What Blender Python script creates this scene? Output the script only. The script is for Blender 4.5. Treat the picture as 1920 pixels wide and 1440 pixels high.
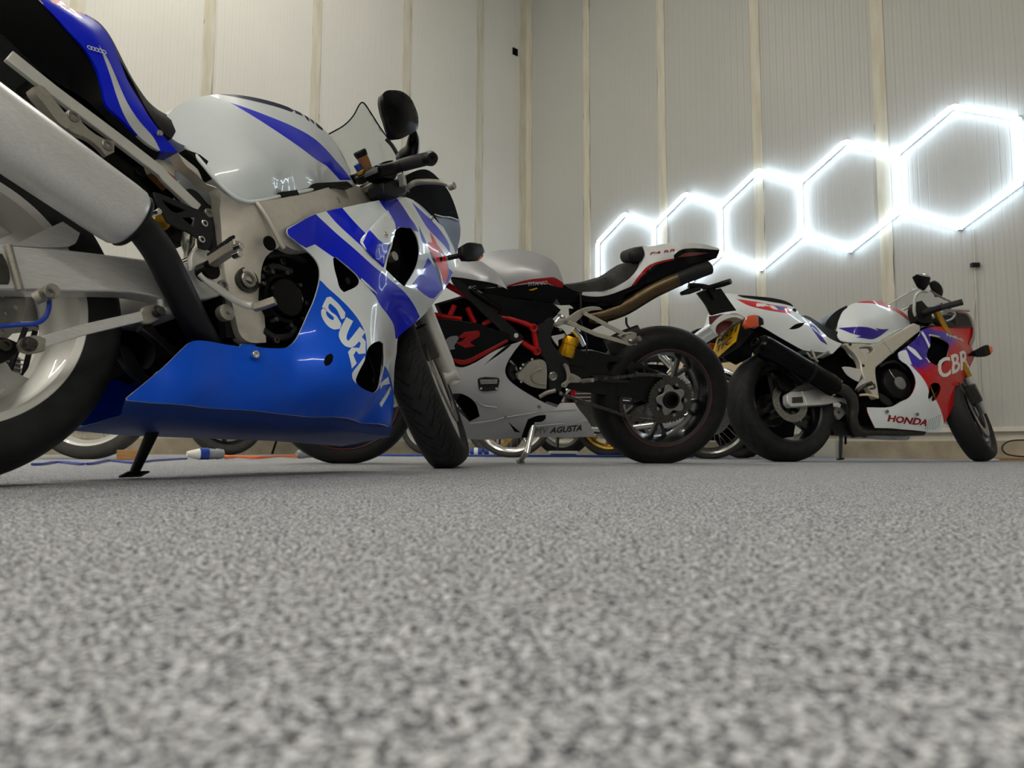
import bpy, bmesh, math, random
import numpy as np
from mathutils import Vector, Matrix
from mathutils.geometry import delaunay_2d_cdt
sc = bpy.context.scene
for o in list(bpy.data.objects): bpy.data.objects.remove(o)
COL = sc.collection
PI = math.pi
# ---------------------------------------------------------------- camera
F = 1331.0
CH, PITCH, ROLL = 0.0682, 0.0901, 0.0044
cF = Vector((0, math.cos(PITCH), math.sin(PITCH)))
cU0 = Vector((0, -math.sin(PITCH), math.cos(PITCH)))
cR0 = Vector((1, 0, 0))
cR = math.cos(ROLL)*cR0 + math.sin(ROLL)*cU0
cU = math.cos(ROLL)*cU0 - math.sin(ROLL)*cR0
CPOS = Vector((0, 0, CH))
cd = bpy.data.cameras.new('camera')
cam = bpy.data.objects.new('camera', cd); COL.objects.link(cam)
cam.matrix_world = Matrix(((cR.x, cU.x, -cF.x, 0), (cR.y, cU.y, -cF.y, 0), (cR.z, cU.z, -cF.z, CH), (0, 0, 0, 1)))
cd.sensor_width = 36; cd.lens = F*36/1920; cd.clip_start = 0.01
cd.dof.use_dof = True; cd.dof.focus_distance = 2.0; cd.dof.aperture_fstop = 7.5
sc.camera = cam
vs = sc.view_settings
vs.view_transform = 'Standard'; vs.look = 'None'; vs.gamma = 1; vs.use_curve_mapping = False
vs.exposure = 2.0
sc.cycles.use_denoising = True
sc.cycles.max_bounces = 8; sc.cycles.diffuse_bounces = 4; sc.cycles.glossy_bounces = 4; sc.cycles.transmission_bounces = 6
sc.cycles.sample_clamp_indirect = 6
sc.cycles.caustics_reflective = False; sc.cycles.caustics_refractive = False
world = bpy.data.worlds.new('world'); sc.world = world; world.use_nodes = True
world.node_tree.nodes['Background'].inputs[0].default_value = (0.8, 0.85, 1, 1)
world.node_tree.nodes['Background'].inputs[1].default_value = 0.02
def ray(px, py):
    px = float(px); py = float(py)
    return cF + (px-960)/F*cR - (py-720)/F*cU
def on_plane(px, py, O, N):
    d = ray(px, py); t = (O-CPOS).dot(N)/d.dot(N)
    return CPOS + d*t
# ---------------------------------------------------------------- materials
MATS = {}
def s2l(c):
    return tuple(((x/255)/12.92 if x/255 <= 0.04045 else ((x/255+0.055)/1.055)**2.4) for x in c)
def mat(name, rgb, rough=0.5, metal=0.0, coat=0.0, spec=0.5, trans=0.0, ior=1.45, emis=None, es=0, alpha=1.0, noise=0.0, nscale=40, bump=0.0, bscale=200, stretch=None, flake=0):
    m = bpy.data.materials.new(name); m.use_nodes = True; MATS[name] = m
    nt = m.node_tree; b = nt.nodes['Principled BSDF']; L = nt.links
    c = s2l(rgb)
    b.inputs['Base Color'].default_value = (*c, 1)
    b.inputs['Roughness'].default_value = rough; b.inputs['Metallic'].default_value = metal
    b.inputs['Coat Weight'].default_value = coat; b.inputs['Coat Roughness'].default_value = 0.03
    b.inputs['Specular IOR Level'].default_value = spec
    b.inputs['Transmission Weight'].default_value = trans; b.inputs['IOR'].default_value = ior
    b.inputs['Alpha'].default_value = alpha
    if emis:
        b.inputs['Emission Color'].default_value = (*s2l(emis), 1); b.inputs['Emission Strength'].default_value = es
    tc = nt.nodes.new('ShaderNodeTexCoord')
    mp = nt.nodes.new('ShaderNodeMapping'); L.new(tc.outputs['Object'], mp.inputs[0])
    if stretch: mp.inputs['Scale'].default_value = stretch
    if noise:
        n = nt.nodes.new('ShaderNodeTexNoise'); n.inputs['Scale'].default_value = nscale; n.inputs['Detail'].default_value = 4
        L.new(mp.outputs[0], n.inputs['Vector'])
        r = nt.nodes.new('ShaderNodeMapRange'); r.inputs['From Min'].default_value = 0.3; r.inputs['From Max'].default_value = 0.7
        r.inputs['To Min'].default_value = 1-noise; r.inputs['To Max'].default_value = 1+noise
        L.new(n.outputs['Fac'], r.inputs['Value'])
        v = nt.nodes.new('ShaderNodeVectorMath'); v.operation = 'SCALE'; v.inputs[0].default_value = c
        L.new(r.outputs[0], v.inputs['Scale']); L.new(v.outputs[0], b.inputs['Base Color'])
        r2 = nt.nodes.new('ShaderNodeMapRange'); r2.inputs['To Min'].default_value = max(0.02, rough-noise*.3); r2.inputs['To Max'].default_value = min(1, rough+noise*.3)
        L.new(n.outputs['Fac'], r2.inputs['Value']); L.new(r2.outputs[0], b.inputs['Roughness'])
    if bump:
        n = nt.nodes.new('ShaderNodeTexNoise'); n.inputs['Scale'].default_value = bscale; n.inputs['Detail'].default_value = 3
        L.new(mp.outputs[0], n.inputs['Vector'])
        bp = nt.nodes.new('ShaderNodeBump'); bp.inputs['Strength'].default_value = bump; bp.inputs['Distance'].default_value = 0.001
        L.new(n.outputs['Fac'], bp.inputs['Height']); L.new(bp.outputs[0], b.inputs['Normal'])
    return m
mat('white_paint', (222, 229, 232), 0.3, coat=1, noise=0.01)
mat('pearl_silver', (174, 175, 178), 0.36, metal=0.4, coat=0.4, noise=0.02, nscale=300)
mat('deep_blue', (1, 28, 205), 0.3, coat=.35, spec=.15, noise=0.02)
mat('mid_blue', (1, 84, 220), 0.34, coat=.35, spec=.15, metal=0.1, noise=0.02)
mat('light_blue', (22, 128, 216), 0.32, coat=1, metal=0.15, noise=0.02)
mat('belly_blue', (6, 50, 130), 0.55, noise=0.05)
mat('navy', (10, 12, 56), 0.3, coat=.25, spec=.15, noise=0.02)
mat('red_paint', (200, 6, 14), 0.32, coat=.5, spec=.15, noise=0.02)
mat('orange_red', (232, 20, 12), 0.32, spec=.2, coat=0.3, noise=0.02)
mat('dark_red', (140, 8, 14), 0.38, coat=0.3, spec=.15, noise=0.03)
mat('purple', (50, 32, 146), 0.32, coat=.5, spec=.15, noise=0.02)
mat('gloss_black', (4, 4, 6), 0.22, spec=.14, coat=0.05, noise=0.05)
mat('satin_black', (11, 11, 12), 0.45, spec=.3, noise=0.15, nscale=60)
mat('matt_black', (14, 15, 16), 0.7, spec=.3, noise=0.15, nscale=30, bump=0.15, bscale=600)
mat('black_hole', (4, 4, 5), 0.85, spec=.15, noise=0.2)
mat('charcoal', (28, 29, 31), 0.5, spec=.3, noise=0.1)
mat('seat_vinyl', (20, 20, 20), 0.6, spec=.35, noise=0.1, bump=0.3, bscale=900)
mat('brushed', (218, 218, 217), 0.36, metal=.5, noise=0.12, nscale=30, stretch=(2, 30, 30))
mat('frame_alloy', (208, 202, 190), 0.4, metal=0.4, noise=0.05, nscale=60, bump=0.1, bscale=700)
mat('chrome', (215, 215, 212), 0.14, metal=1, noise=0.03)
mat('steel', (150, 148, 143), 0.33, metal=1, noise=0.15, nscale=80)
mat('dark_steel', (80, 78, 74), 0.4, metal=0.9, noise=0.2, nscale=60)
mat('cast_alloy', (165, 160, 150), 0.5, metal=0.75, noise=0.08, nscale=150, bump=0.2, bscale=900)
mat('gold_alloy', (190, 150, 60), 0.35, metal=0.9, noise=0.1)
mat('ohlins_gold', (214, 160, 30), 0.3, metal=0.8, noise=0.05)
mat('wheel_silver', (205, 204, 198), 0.38, metal=0.35, coat=0.5, noise=0.03, nscale=60)
mat('wheel_black', (10, 11, 13), 0.3, coat=0.4, noise=0.1)
mat('pipe_black', (17, 18, 22), 0.48, spec=.4, noise=0.15, nscale=25, bump=0.15, bscale=300)
mat('cream', (222, 205, 165), 0.4, coat=0.4, noise=0.03)
mat('amber', (226, 110, 26), 0.25, coat=0.8, noise=0.02)
mat('amber_dark', (205, 80, 30), 0.3, coat=0.8)
mat('rubber_hose', (28, 28, 30), 0.6, noise=0.1)
mat('blue_hose', (22, 62, 170), 0.4, noise=0.05)
mat('plate_yellow', (240, 190, 30), 0.4, noise=0.02)
mat('ink', (18, 18, 20), 0.5, noise=0.05)
mat('grey_graphic', (110, 112, 114), 0.35, coat=0.6, noise=0.03)
mat('light_grey', (198, 200, 200), 0.4, coat=0.5, noise=0.02)
mat('red_frame', (165, 6, 12), 0.3, coat=0.5, spec=.15, noise=0.04)
mat('brown_fluid', (150, 100, 60), 0.4, noise=0.1)
mat('cloudy_plastic', (205, 200, 185), 0.4, noise=0.04)
mat('tube_glow', (240, 248, 255), 0.4, emis=(215, 235, 255), es=3.2)
mat('lamp_glow', (255, 245, 225), 0.4, emis=(255, 250, 240), es=22)
mat('lamp_housing', (225, 225, 220), 0.5, noise=0.02)
mat('timber', (160, 120, 75), 0.7, noise=0.25, nscale=20, stretch=(1, 12, 12))
mat('blue_tape', (30, 62, 150), 0.4, noise=0.1)
mat('plug_white', (228, 228, 222), 0.4, noise=0.03)
mat('plug_grey', (140, 146, 150), 0.4, noise=0.05)
mat('orange_cable', (240, 120, 60), 0.45, noise=0.05)
mat('blue_cable', (62, 74, 165), 0.45, noise=0.05)
mat('card', (205, 200, 185), 0.8, noise=0.06, nscale=8)
mat('mirror_glass', (200, 205, 210), 0.03, metal=1)
mat('maroon', (96, 12, 20), 0.3, coat=0.8, noise=0.05)
mat('titan', (92, 78, 58), 0.34, metal=1, noise=0.2, nscale=12)
def glassy():
    m = bpy.data.materials.new('clear_screen'); m.use_nodes = True; MATS['clear_screen'] = m
    nt = m.node_tree; nt.nodes.clear(); out = nt.nodes.new('ShaderNodeOutputMaterial')
    mx = nt.nodes.new('ShaderNodeMixShader'); tr = nt.nodes.new('ShaderNodeBsdfTransparent'); gl = nt.nodes.new('ShaderNodeBsdfGlossy')
    tr.inputs[0].default_value = (.88, .9, .9, 1); gl.inputs['Roughness'].default_value = 0.03
    lw = nt.nodes.new('ShaderNodeLayerWeight'); pw = nt.nodes.new('ShaderNodeMath'); pw.operation = 'POWER'; pw.inputs[1].default_value = 3
    ml = nt.nodes.new('ShaderNodeMath'); ml.operation = 'MULTIPLY_ADD'; ml.inputs[1].default_value = 0.35; ml.inputs[2].default_value = 0.03
    nt.links.new(lw.outputs['Facing'], pw.inputs[0]); nt.links.new(pw.outputs[0], ml.inputs[0])
    nt.links.new(ml.outputs[0], mx.inputs[0]); nt.links.new(tr.outputs[0], mx.inputs[1]); nt.links.new(gl.outputs[0], mx.inputs[2]); nt.links.new(mx.outputs[0], out.inputs[0])
glassy()
def honda_fade():
    m = mat('red_purple_fade', (190, 18, 30), 0.32, coat=.5, spec=.15); nt = m.node_tree; L = nt.links; b = nt.nodes['Principled BSDF']
    tc = nt.nodes.new('ShaderNodeTexCoord'); dt = nt.nodes.new('ShaderNodeVectorMath'); dt.operation = 'DOT_PRODUCT'
    dt.inputs[1].default_value = (-0.55, 0, 1.0); L.new(tc.outputs['Object'], dt.inputs[0])
    r = nt.nodes.new('ShaderNodeValToRGB'); r.color_ramp.elements[0].position = FADE[0]; r.color_ramp.elements[1].position = FADE[1]
    r.color_ramp.elements[0].color = (*s2l((188, 8, 18)), 1); r.color_ramp.elements[1].color = (*s2l((62, 44, 160)), 1)
    mr = nt.nodes.new('ShaderNodeMapRange'); mr.inputs['From Min'].default_value = -1; mr.inputs['From Max'].default_value = 1
    L.new(dt.outputs['Value'], mr.inputs['Value']); L.new(mr.outputs[0], r.inputs[0]); L.new(r.outputs[0], b.inputs['Base Color'])
FADE = (0.500, 0.532)
honda_fade()
def rubber(name, freq, slant, gw, base=(26, 26, 27), short=True):
    """tyre rubber with curved tread grooves; UV = (turn fraction, -1..1 across)."""
    m = mat(name, base, 0.62, spec=0.25); nt = m.node_tree; L = nt.links; b = nt.nodes['Principled BSDF']
    uv = nt.nodes.new('ShaderNodeUVMap'); sp = nt.nodes.new('ShaderNodeSeparateXYZ'); L.new(uv.outputs[0], sp.inputs[0])
    def M(op, a, b_=None, c=None):
        n = nt.nodes.new('ShaderNodeMath'); n.operation = op
        for i, v in enumerate((a, b_, c)):
            if v is None: continue
            if isinstance(v, (int, float)): n.inputs[i].default_value = v
            else: L.new(v, n.inputs[i])
        return n.outputs[0]
    u, v = sp.outputs[0], sp.outputs[1]
    av = M('ABSOLUTE', v)
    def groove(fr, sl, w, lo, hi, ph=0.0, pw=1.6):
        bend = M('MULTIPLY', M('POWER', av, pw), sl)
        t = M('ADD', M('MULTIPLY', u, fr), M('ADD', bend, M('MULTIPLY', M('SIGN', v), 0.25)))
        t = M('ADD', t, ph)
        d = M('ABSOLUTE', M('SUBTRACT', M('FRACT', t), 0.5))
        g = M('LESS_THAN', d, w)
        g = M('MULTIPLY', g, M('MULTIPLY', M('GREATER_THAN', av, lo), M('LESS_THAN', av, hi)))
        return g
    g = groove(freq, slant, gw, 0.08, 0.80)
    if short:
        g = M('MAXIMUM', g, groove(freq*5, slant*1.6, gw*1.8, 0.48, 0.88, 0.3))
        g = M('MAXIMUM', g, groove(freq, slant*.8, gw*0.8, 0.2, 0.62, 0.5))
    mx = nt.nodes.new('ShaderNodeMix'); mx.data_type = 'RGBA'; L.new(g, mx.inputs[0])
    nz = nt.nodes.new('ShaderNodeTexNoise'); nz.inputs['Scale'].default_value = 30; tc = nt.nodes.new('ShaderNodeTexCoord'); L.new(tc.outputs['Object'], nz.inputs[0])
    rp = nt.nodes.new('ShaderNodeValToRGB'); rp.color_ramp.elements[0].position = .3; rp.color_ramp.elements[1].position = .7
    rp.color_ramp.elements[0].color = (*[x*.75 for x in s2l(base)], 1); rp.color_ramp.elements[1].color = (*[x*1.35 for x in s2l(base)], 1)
    L.new(nz.outputs['Fac'], rp.inputs[0]); L.new(rp.outputs[0], mx.inputs[6]); mx.inputs[7].default_value = (0.002, 0.002, 0.002, 1)  # near-black in the grooves paints in the shade of the recesses
    L.new(mx.outputs[2], b.inputs['Base Color'])
    bp = nt.nodes.new('ShaderNodeBump'); bp.inputs['Distance'].default_value = 0.004; bp.inputs['Strength'].default_value = 0.8; bp.invert = True
    L.new(g, bp.inputs['Height']); L.new(bp.outputs[0], b.inputs['Normal'])
    return m
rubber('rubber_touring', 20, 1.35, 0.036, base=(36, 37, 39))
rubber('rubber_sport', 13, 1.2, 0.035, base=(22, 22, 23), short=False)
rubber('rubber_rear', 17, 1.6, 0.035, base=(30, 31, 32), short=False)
mat('rubber_plain', (24, 24, 25), 0.65, noise=0.15, nscale=30)
mat('rubber_dusty', (62, 60, 57), 0.8, noise=0.15, nscale=30)
# ---------------------------------------------------------------- mesh helpers
def link(o, parent=None):
    COL.objects.link(o)
    if parent is not None: o.parent = parent
    return o
def mesh_obj(name, V, Fc, mats, parent=None, fm=None, smooth=35, uv=None, bevel=0):
    me = bpy.data.meshes.new(name); me.from_pydata([tuple(v) for v in V], [], Fc)
    if isinstance(mats, str): mats = [mats]
    for m in mats: me.materials.append(MATS[m])
    if fm is not None: me.polygons.foreach_set('material_index', fm)
    if uv is not None:
        l = me.uv_layers.new(name='UVMap')
        flat = [c for f in uv for p in f for c in p]; l.data.foreach_set('uv', flat)
    me.validate(clean_customdata=False)
    if smooth:
        me.polygons.foreach_set('use_smooth', [True]*len(me.polygons))
        me.set_sharp_from_angle(angle=math.radians(smooth))
    me.update()
    o = bpy.data.objects.new(name, me); link(o, parent)
    if bevel:
        b = o.modifiers.new('bevel', 'BEVEL'); b.width = bevel; b.segments = 2; b.limit_method = 'ANGLE'; b.angle_limit = math.radians(40)
    return o
class MB:
    """collects pieces of ONE part"""
    def __init__(s): s.V = []; s.F = []; s.M = []; s.UV = None
    def add(s, V, Fc, mi=0):
        k = len(s.V); s.V += [tuple(v) for v in V]; s.F += [tuple(i+k for i in f) for f in Fc]; s.M += [mi]*len(Fc); return s
    def build(s, name, mats, parent=None, smooth=35, bevel=0):
        return mesh_obj(name, s.V, s.F, mats, parent, s.M, smooth, bevel=bevel)
def g_box(c, sz, R=None):
    V = []
    for z in (-1, 1):
        for y in (-1, 1):
            for x in (-1, 1):
                p = Vector((x*sz[0]/2, y*sz[1]/2, z*sz[2]/2))
                if R is not None: p = R @ p
                V.append(Vector(c)+p)
    return V, [(0, 2, 3, 1), (4, 5, 7, 6), (0, 1, 5, 4), (2, 6, 7, 3), (0, 4, 6, 2), (1, 3, 7, 5)]
def basis(d):
    d = Vector(d).normalized(); a = Vector((0, 0, 1)) if abs(d.z) < .9 else Vector((1, 0, 0))
    x = d.cross(a).normalized(); y = d.cross(x).normalized(); return x, y, d
def catmull(P, sub=6, closed=False):
    P = [Vector(p) for p in P]; n = len(P)
    if n < 3 or sub < 2: return P
    out = []
    rng = range(n if closed else n-1)
    for i in rng:
        p0 = P[(i-1) % n] if closed or i > 0 else P[0]*2-P[1]
        p1 = P[i]; p2 = P[(i+1) % n]; p3 = P[(i+2) % n] if closed or i+2 < n else P[-1]*2-P[-2]
        for k in range(sub):
            t = k/sub
            out.append(0.5*((2*p1)+(p2-p0)*t+(2*p0-5*p1+4*p2-p3)*t*t+(3*p1-p0-3*p2+p3)*t**3))
    if not closed: out.append(P[-1])
    return out
def g_sweep(path, rad, seg=12, closed=False, caps=True, ry=None, up=None):
    """tube along path; rad float or list; ry = second radius for ovals"""
    P = [Vector(p) for p in path]; n = len(P); V = []; Fc = []
    if not isinstance(rad, (list, tuple)): rad = [rad]*n
    if ry is not None and not isinstance(ry, (list, tuple)): ry = [ry]*n
    x = None
    for i in range(n):
        if closed: t = P[(i+1) % n]-P[i-1]
        else: t = P[min(i+1, n-1)]-P[max(i-1, 0)]
        t.normalize()
        if x is None:
            if up is not None: x = (Vector(up)-t*Vector(up).dot(t)).normalized()
            else: x = basis(t)[0]
        else: x = (x-t*x.dot(t)).normalized()
        y = t.cross(x)
        for k in range(seg):
            a = 2*PI*k/seg; r2 = ry[i] if ry else rad[i]
            V.append(P[i]+x*math.cos(a)*rad[i]+y*math.sin(a)*r2)
    for i in range(n if closed else n-1):
        j = (i+1) % n
        for k in range(seg):
            l = (k+1) % seg
            Fc.append((i*seg+k, i*seg+l, j*seg+l, j*seg+k))
    if caps and not closed:
        Fc.append(tuple(range(seg-1, -1, -1))); Fc.append(tuple((n-1)*seg+k for k in range(seg)))
    return V, Fc
def g_lathe(c, ax, prof, seg=48, closed=False, x=None, a0=0, a1=2*PI):
    """prof: (along axis, radius)"""
    c = Vector(c); X, Y, D = basis(ax)
    full = abs(a1-a0-2*PI) < 1e-6; m = seg if full else seg+1
    V = []; n = len(prof)
    for k in range(m):
        a = a0+(a1-a0)*k/seg; e = X*math.cos(a)+Y*math.sin(a)
        for (s, r) in prof: V.append(c+D*s+e*r)
    Fc = []
    for k in range(seg):
        l = (k+1) % m
        for i in range(n if closed else n-1):
            j = (i+1) % n
            Fc.append((k*n+i, k*n+j, l*n+j, l*n+i))
    return V, Fc
def g_cyl(c, ax, r, h, seg=24, ch=0.0):
    pr = [(-h/2, 0), (-h/2, r-ch), (-h/2+ch, r), (h/2-ch, r), (h/2, r-ch), (h/2, 0)] if ch else [(-h/2, 0), (-h/2, r), (h/2, r), (h/2, 0)]
    return g_lathe(c, ax, pr, seg)
def inside(x, y, poly):
    c = False; j = len(poly)-1
    for i in range(len(poly)):
        xi, yi = poly[i][0], poly[i][1]; xj, yj = poly[j][0], poly[j][1]
        if (yi > y) != (yj > y) and x < (xj-xi)*(y-yi)/(yj-yi)+xi: c = not c
        j = i
    return c
class TPS:
    def __init__(s, P, N, lam=1e-4):
        P = np.array(P, float); N = np.array(N, float)
        key = {}; 
        for p, n in zip(P, N): key[(round(p[0], 4), round(p[1], 4))] = n
        P = np.array(list(key.keys())); N = np.array(list(key.values()))
        s.P = P; k = len(P); K = s.phi(P, P)+lam*np.eye(k)
        Q = np.c_[np.ones(k), P]; A = np.block([[K, Q], [Q.T, np.zeros((3, 3))]])
        s.w = np.linalg.lstsq(A, np.r_[N, 0, 0, 0], rcond=None)[0]
    @staticmethod
    def phi(A, B):
        d2 = ((A[:, None]-B[None])**2).sum(-1); return np.where(d2 > 1e-12, 0.5*d2*np.log(d2+1e-30), 0)
    def __call__(s, P):
        P = np.atleast_2d(np.array(P, float)); return s.phi(P, s.P)@s.w[:-3]+np.c_[np.ones(len(P)), P]@s.w[-3:]
def round_poly(P, sub=4, ang=48, closed=True):
    """smooth an outline but keep corners sharper than ang; P = list of tuples (any dim)"""
    P = [np.array(p, float) for p in P]; n = len(P); out = []
    if sub < 2: return P
    tan = []
    for i in range(n):
        a = P[i]-P[i-1]; b = P[(i+1) % n]-P[i]
        la = np.hypot(a[0], a[1])+1e-9; lb = np.hypot(b[0], b[1])+1e-9
        c = (a[0]*b[0]+a[1]*b[1])/la/lb
        if (not closed and i in (0, n-1)) or math.degrees(math.acos(max(-1, min(1, c)))) > ang: tan.append(None)
        else: tan.append((a/la+b/lb)/2)
    for i in range(n if closed else n-1):
        p, q = P[i], P[(i+1) % n]; d = q-p; L = np.hypot(d[0], d[1])
        t0 = tan[i]; t1 = tan[(i+1) % n]
        m0 = d if t0 is None else t0*L; m1 = d if t1 is None else t1*L
        if t0 is None and t1 is None: out.append(p); continue
        for k in range(sub):
            t = k/sub; out.append((2*t**3-3*t*t+1)*p+(t**3-2*t*t+t)*m0+(-2*t**3+3*t*t)*q+(t**3-t*t)*m1)
    if not closed: out.append(P[-1])
    return out
def cdt(outline, holes, regions, step, extra=()):
    """2-D constrained triangulation -> verts, tris, region index per tri (0 = base)"""
    V = []; E = []
    def loop(poly):
        k = len(V)
        for p in poly: V.append(Vector((p[0], p[1])))
        for i in range(len(poly)): E.append((k+i, k+(i+1) % len(poly)))
    loop(outline)
    for h in holes: loop(h)
    for r in regions: loop(r[0])
    xs = [p[0] for p in outline]; ys = [p[1] for p in outline]
    x = min(xs)+step*.37; row = 0
    while x < max(xs):
        y = min(ys)+step*(.31+.5*(row % 2))
        while y < max(ys):
            if inside(x, y, outline): V.append(Vector((x, y)))
            y += step
        x += step*.87; row += 1
    for e in extra: V.append(Vector(e))
    r = delaunay_2d_cdt(V, E, [], 0, 1e-5, False)
    v2, f2 = r[0], r[2]; tris = []; reg = []
    for f in f2:
        cx = sum(v2[i].x for i in f)/len(f); cy = sum(v2[i].y for i in f)/len(f)
        if not inside(cx, cy, outline): continue
        if any(inside(cx, cy, h) for h in holes): continue
        m = 0
        for rp in regions:
            if inside(cx, cy, rp[0]): m = rp[1]
        tris.append(tuple(f)); reg.append(m)
    used = sorted({i for t in tris for i in t}); mp = {u: i for i, u in enumerate(used)}
    return [(v2[u].x, v2[u].y) for u in used], [tuple(mp[i] for i in t) for t in tris], reg
ZC = dict(a=(0, 0, .25), b=(0, 300, .25), c=(0, 560, .25), d=(300, 140, .25), e=(440, 360, .25), f=(440, 580, .25),
          g=(800, 430, .21875), h=(800, 640, .1875), i=(1040, 430, .1875), j=(1060, 610, .1875),
          k=(1280, 500, .1875), l=(1340, 640, .15625), m=(1560, 500, .1875), n=(1560, 640, .1875),
          o=(660, 160, 280/1920), p=(80, 740, 1/4.8), z=(0, 0, 1), s=(200, 0, 700/1920))
def zp(txt, n=None):
    """'e 400,320 600,175,12 ...' -> [(px,py,n metres)]; the third value is the lateral offset in cm"""
    out = []; k = ZC['z']; cur = n
    for w in txt.split():
        if w in ZC: k = ZC[w]; continue
        if w.startswith('@'): cur = float(w[1:]); continue
        q = [float(x) for x in w.split(',')]
        out.append((k[0]+q[0]*k[2], k[1]+q[1]*k[2], (q[2] if len(q) > 2 else (cur if cur is not None else 0))/100))
    return out
class Bike:
    def __init__(s, name, X, Y, th, lean, side, label, group=None):
        u = Vector((math.sin(th), math.cos(th), 0)); right = Vector((u.y, -u.x, 0)); Z = Vector((0, 0, 1))
        s.u = u; s.v = math.cos(lean)*Z-math.sin(lean)*right; s.w = math.cos(lean)*right+math.sin(lean)*Z
        s.O = Vector((X, Y, 0)); s.side = side
        e = bpy.data.objects.new(name, None); COL.objects.link(e); e.empty_display_size = .2
        L = -s.w
        s.Mx = Matrix(((u.x, L.x, s.v.x, X), (u.y, L.y, s.v.y, Y), (u.z, L.z, s.v.z, 0), (0, 0, 0, 1)))
        e.matrix_world = s.Mx; e['label'] = label; e['category'] = 'motorcycle'
        if group: e['group'] = group
        s.root = e; s.st = None
    def loc(s, a, n, b): return Vector((float(a), float(-s.side*n), float(b)))       # a forward, n towards the viewer's side, b up
    def ab(s, px, py, n):
        P = on_plane(px, py, s.O+s.w*float(s.side*n), s.w)-s.O
        return P.dot(s.u), P.dot(s.v)
    def q(s, p):
        a, b = s.ab(*p); return s.loc(a, p[2], b)
    def pts(s, txt, n=None): return [s.q(p) for p in zp(txt, n)]
    # ---- flat-ish plate of real thickness
    def plate(s, name, txt, n, th, m, holes=(), parent=None, sub=3, bevel=0.0015, both=False, ang=48):
        if isinstance(holes, bpy.types.Object): holes, parent = (), holes
        pl = round_poly(zp(txt, n*100), sub, ang) if isinstance(txt, str) else txt
        ol = [(*s.ab(*p), p[2]) for p in pl]
        hs = [[(*s.ab(*p),) for p in round_poly(zp(h, n*100), sub, ang)] for h in holes]
        v2, tr, rg = cdt(ol, hs, [], 10)
        mb = MB()
        nf = TPS([(p[0], p[1]) for p in ol], [p[2] for p in ol]) if max(p[2] for p in ol)-min(p[2] for p in ol) > 1e-5 else None
        for sg in ((1, -1) if both else (1,)):
            V, Fc = s.solid(v2, tr, [n]*len(v2) if nf is None else list(nf(v2)), th, sg); mb.add(V, Fc)
        return mb.build(name, m, parent or s.root, bevel=bevel)
    def solid(s, v2, tr, ns, th, sg=1, back=None):
        V = [s.loc(x, sg*nn, y) for (x, y), nn in zip(v2, ns)]
        k = len(V)
        V += [s.loc(x, sg*(back if back is not None else nn-th), y) for (x, y), nn in zip(v2, ns)]
        flip = (s.side*sg < 0)
        Fc = []
        ed = {}
        for t in tr:
            A = Vector(v2[t[0]]); B = Vector(v2[t[1]]); C = Vector(v2[t[2]])
            ccw = (B-A).x*(C-A).y-(B-A).y*(C-A).x > 0
            # near face normal must point toward +n ; with n = -Y*side
            o = t if (ccw != flip) else t[::-1]
            Fc.append(o); Fc.append(tuple(i+k for i in o[::-1]))
            for i in range(3):
                e = (o[i], o[(i+1) % 3])
                if (e[1], e[0]) in ed: del ed[(e[1], e[0])]
                else: ed[e] = 1
        for (i, j) in ed: Fc.append((j, i, i+k, j+k))
        return V, Fc
    # ---- curved body panel: outline + control points with lateral offsets, colour regions
    def skin(s, name, outline, ctrl='', mats=('white_paint',), regions=(), holes=(), th=0.004, step=0.02, mode='panel', parent=None, sub=4, ang=48, lam=1e-4, smooth=40, n0=None, rsub=4):
        pl = round_poly(zp(outline, n0), sub, ang)
        ol = [(*s.ab(*p), p[2]) for p in pl]
        cp = [(*s.ab(*p), p[2]) for p in zp(ctrl, n0)]
        cp2 = [(*s.ab(*p), p[2]) for p in zp(outline, n0)]
        f = TPS([(p[0], p[1]) for p in cp2+cp], [p[2] for p in cp2+cp], lam)
        s.field = f
        def onf(poly):
            out = []
            for p in poly:
                n = 0.15
                for _ in range(9):
                    a = s.ab(p[0], p[1], n); n = 0.5*n+0.5*float(f([a])[0])
                out.append(s.ab(p[0], p[1], n))
            return out
        hs = [onf(round_poly(zp(h), rsub, ang)) for h in holes]
        rs = []
        for r in regions:
            if isinstance(r[0], str): rs.append((onf(round_poly(zp(r[0]), rsub, 40)), r[1]))
            else: rs.append((onf(r[0]), r[1]))
        v2, tr, rg = cdt(ol, hs, rs, step)
        ns = f(v2)
        # boundary heights exactly
        mb = MB()
        mm = list(mats)
        if mode == 'panel' or mode == 'both':
            for sg in ((1,) if mode == 'panel' else (1, -1)):
                V, Fc = s.solid(v2, tr, ns, th, sg)
                k = len(mb.F); mb.add(V, Fc)
                for i, r in enumerate(rg): mb.M[k+2*i] = r; mb.M[k+2*i+1] = r
        else:  # 'closed': mirror across the mid-plane and bridge
            V = [s.loc(x, nn, y) for (x, y), nn in zip(v2, ns)]; k = len(V)
            V += [s.loc(x, -nn, y) for (x, y), nn in zip(v2, ns)]
            ed = {}; Fc = []; M = []
            for t, r in zip(tr, rg):
                A = Vector(v2[t[0]]); B = Vector(v2[t[1]]); C = Vector(v2[t[2]])
                ccw = (B-A).x*(C-A).y-(B-A).y*(C-A).x > 0
                o = t if (ccw != (s.side < 0)) else t[::-1]
                Fc.append(o); M.append(r); Fc.append(tuple(i+k for i in o[::-1])); M.append(r)
                for i in range(3):
                    e = (o[i], o[(i+1) % 3])
                    if (e[1], e[0]) in ed: del ed[(e[1], e[0])]
                    else: ed[e] = r
            # crown rows between both halves
            S = 5; rows = {}
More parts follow.
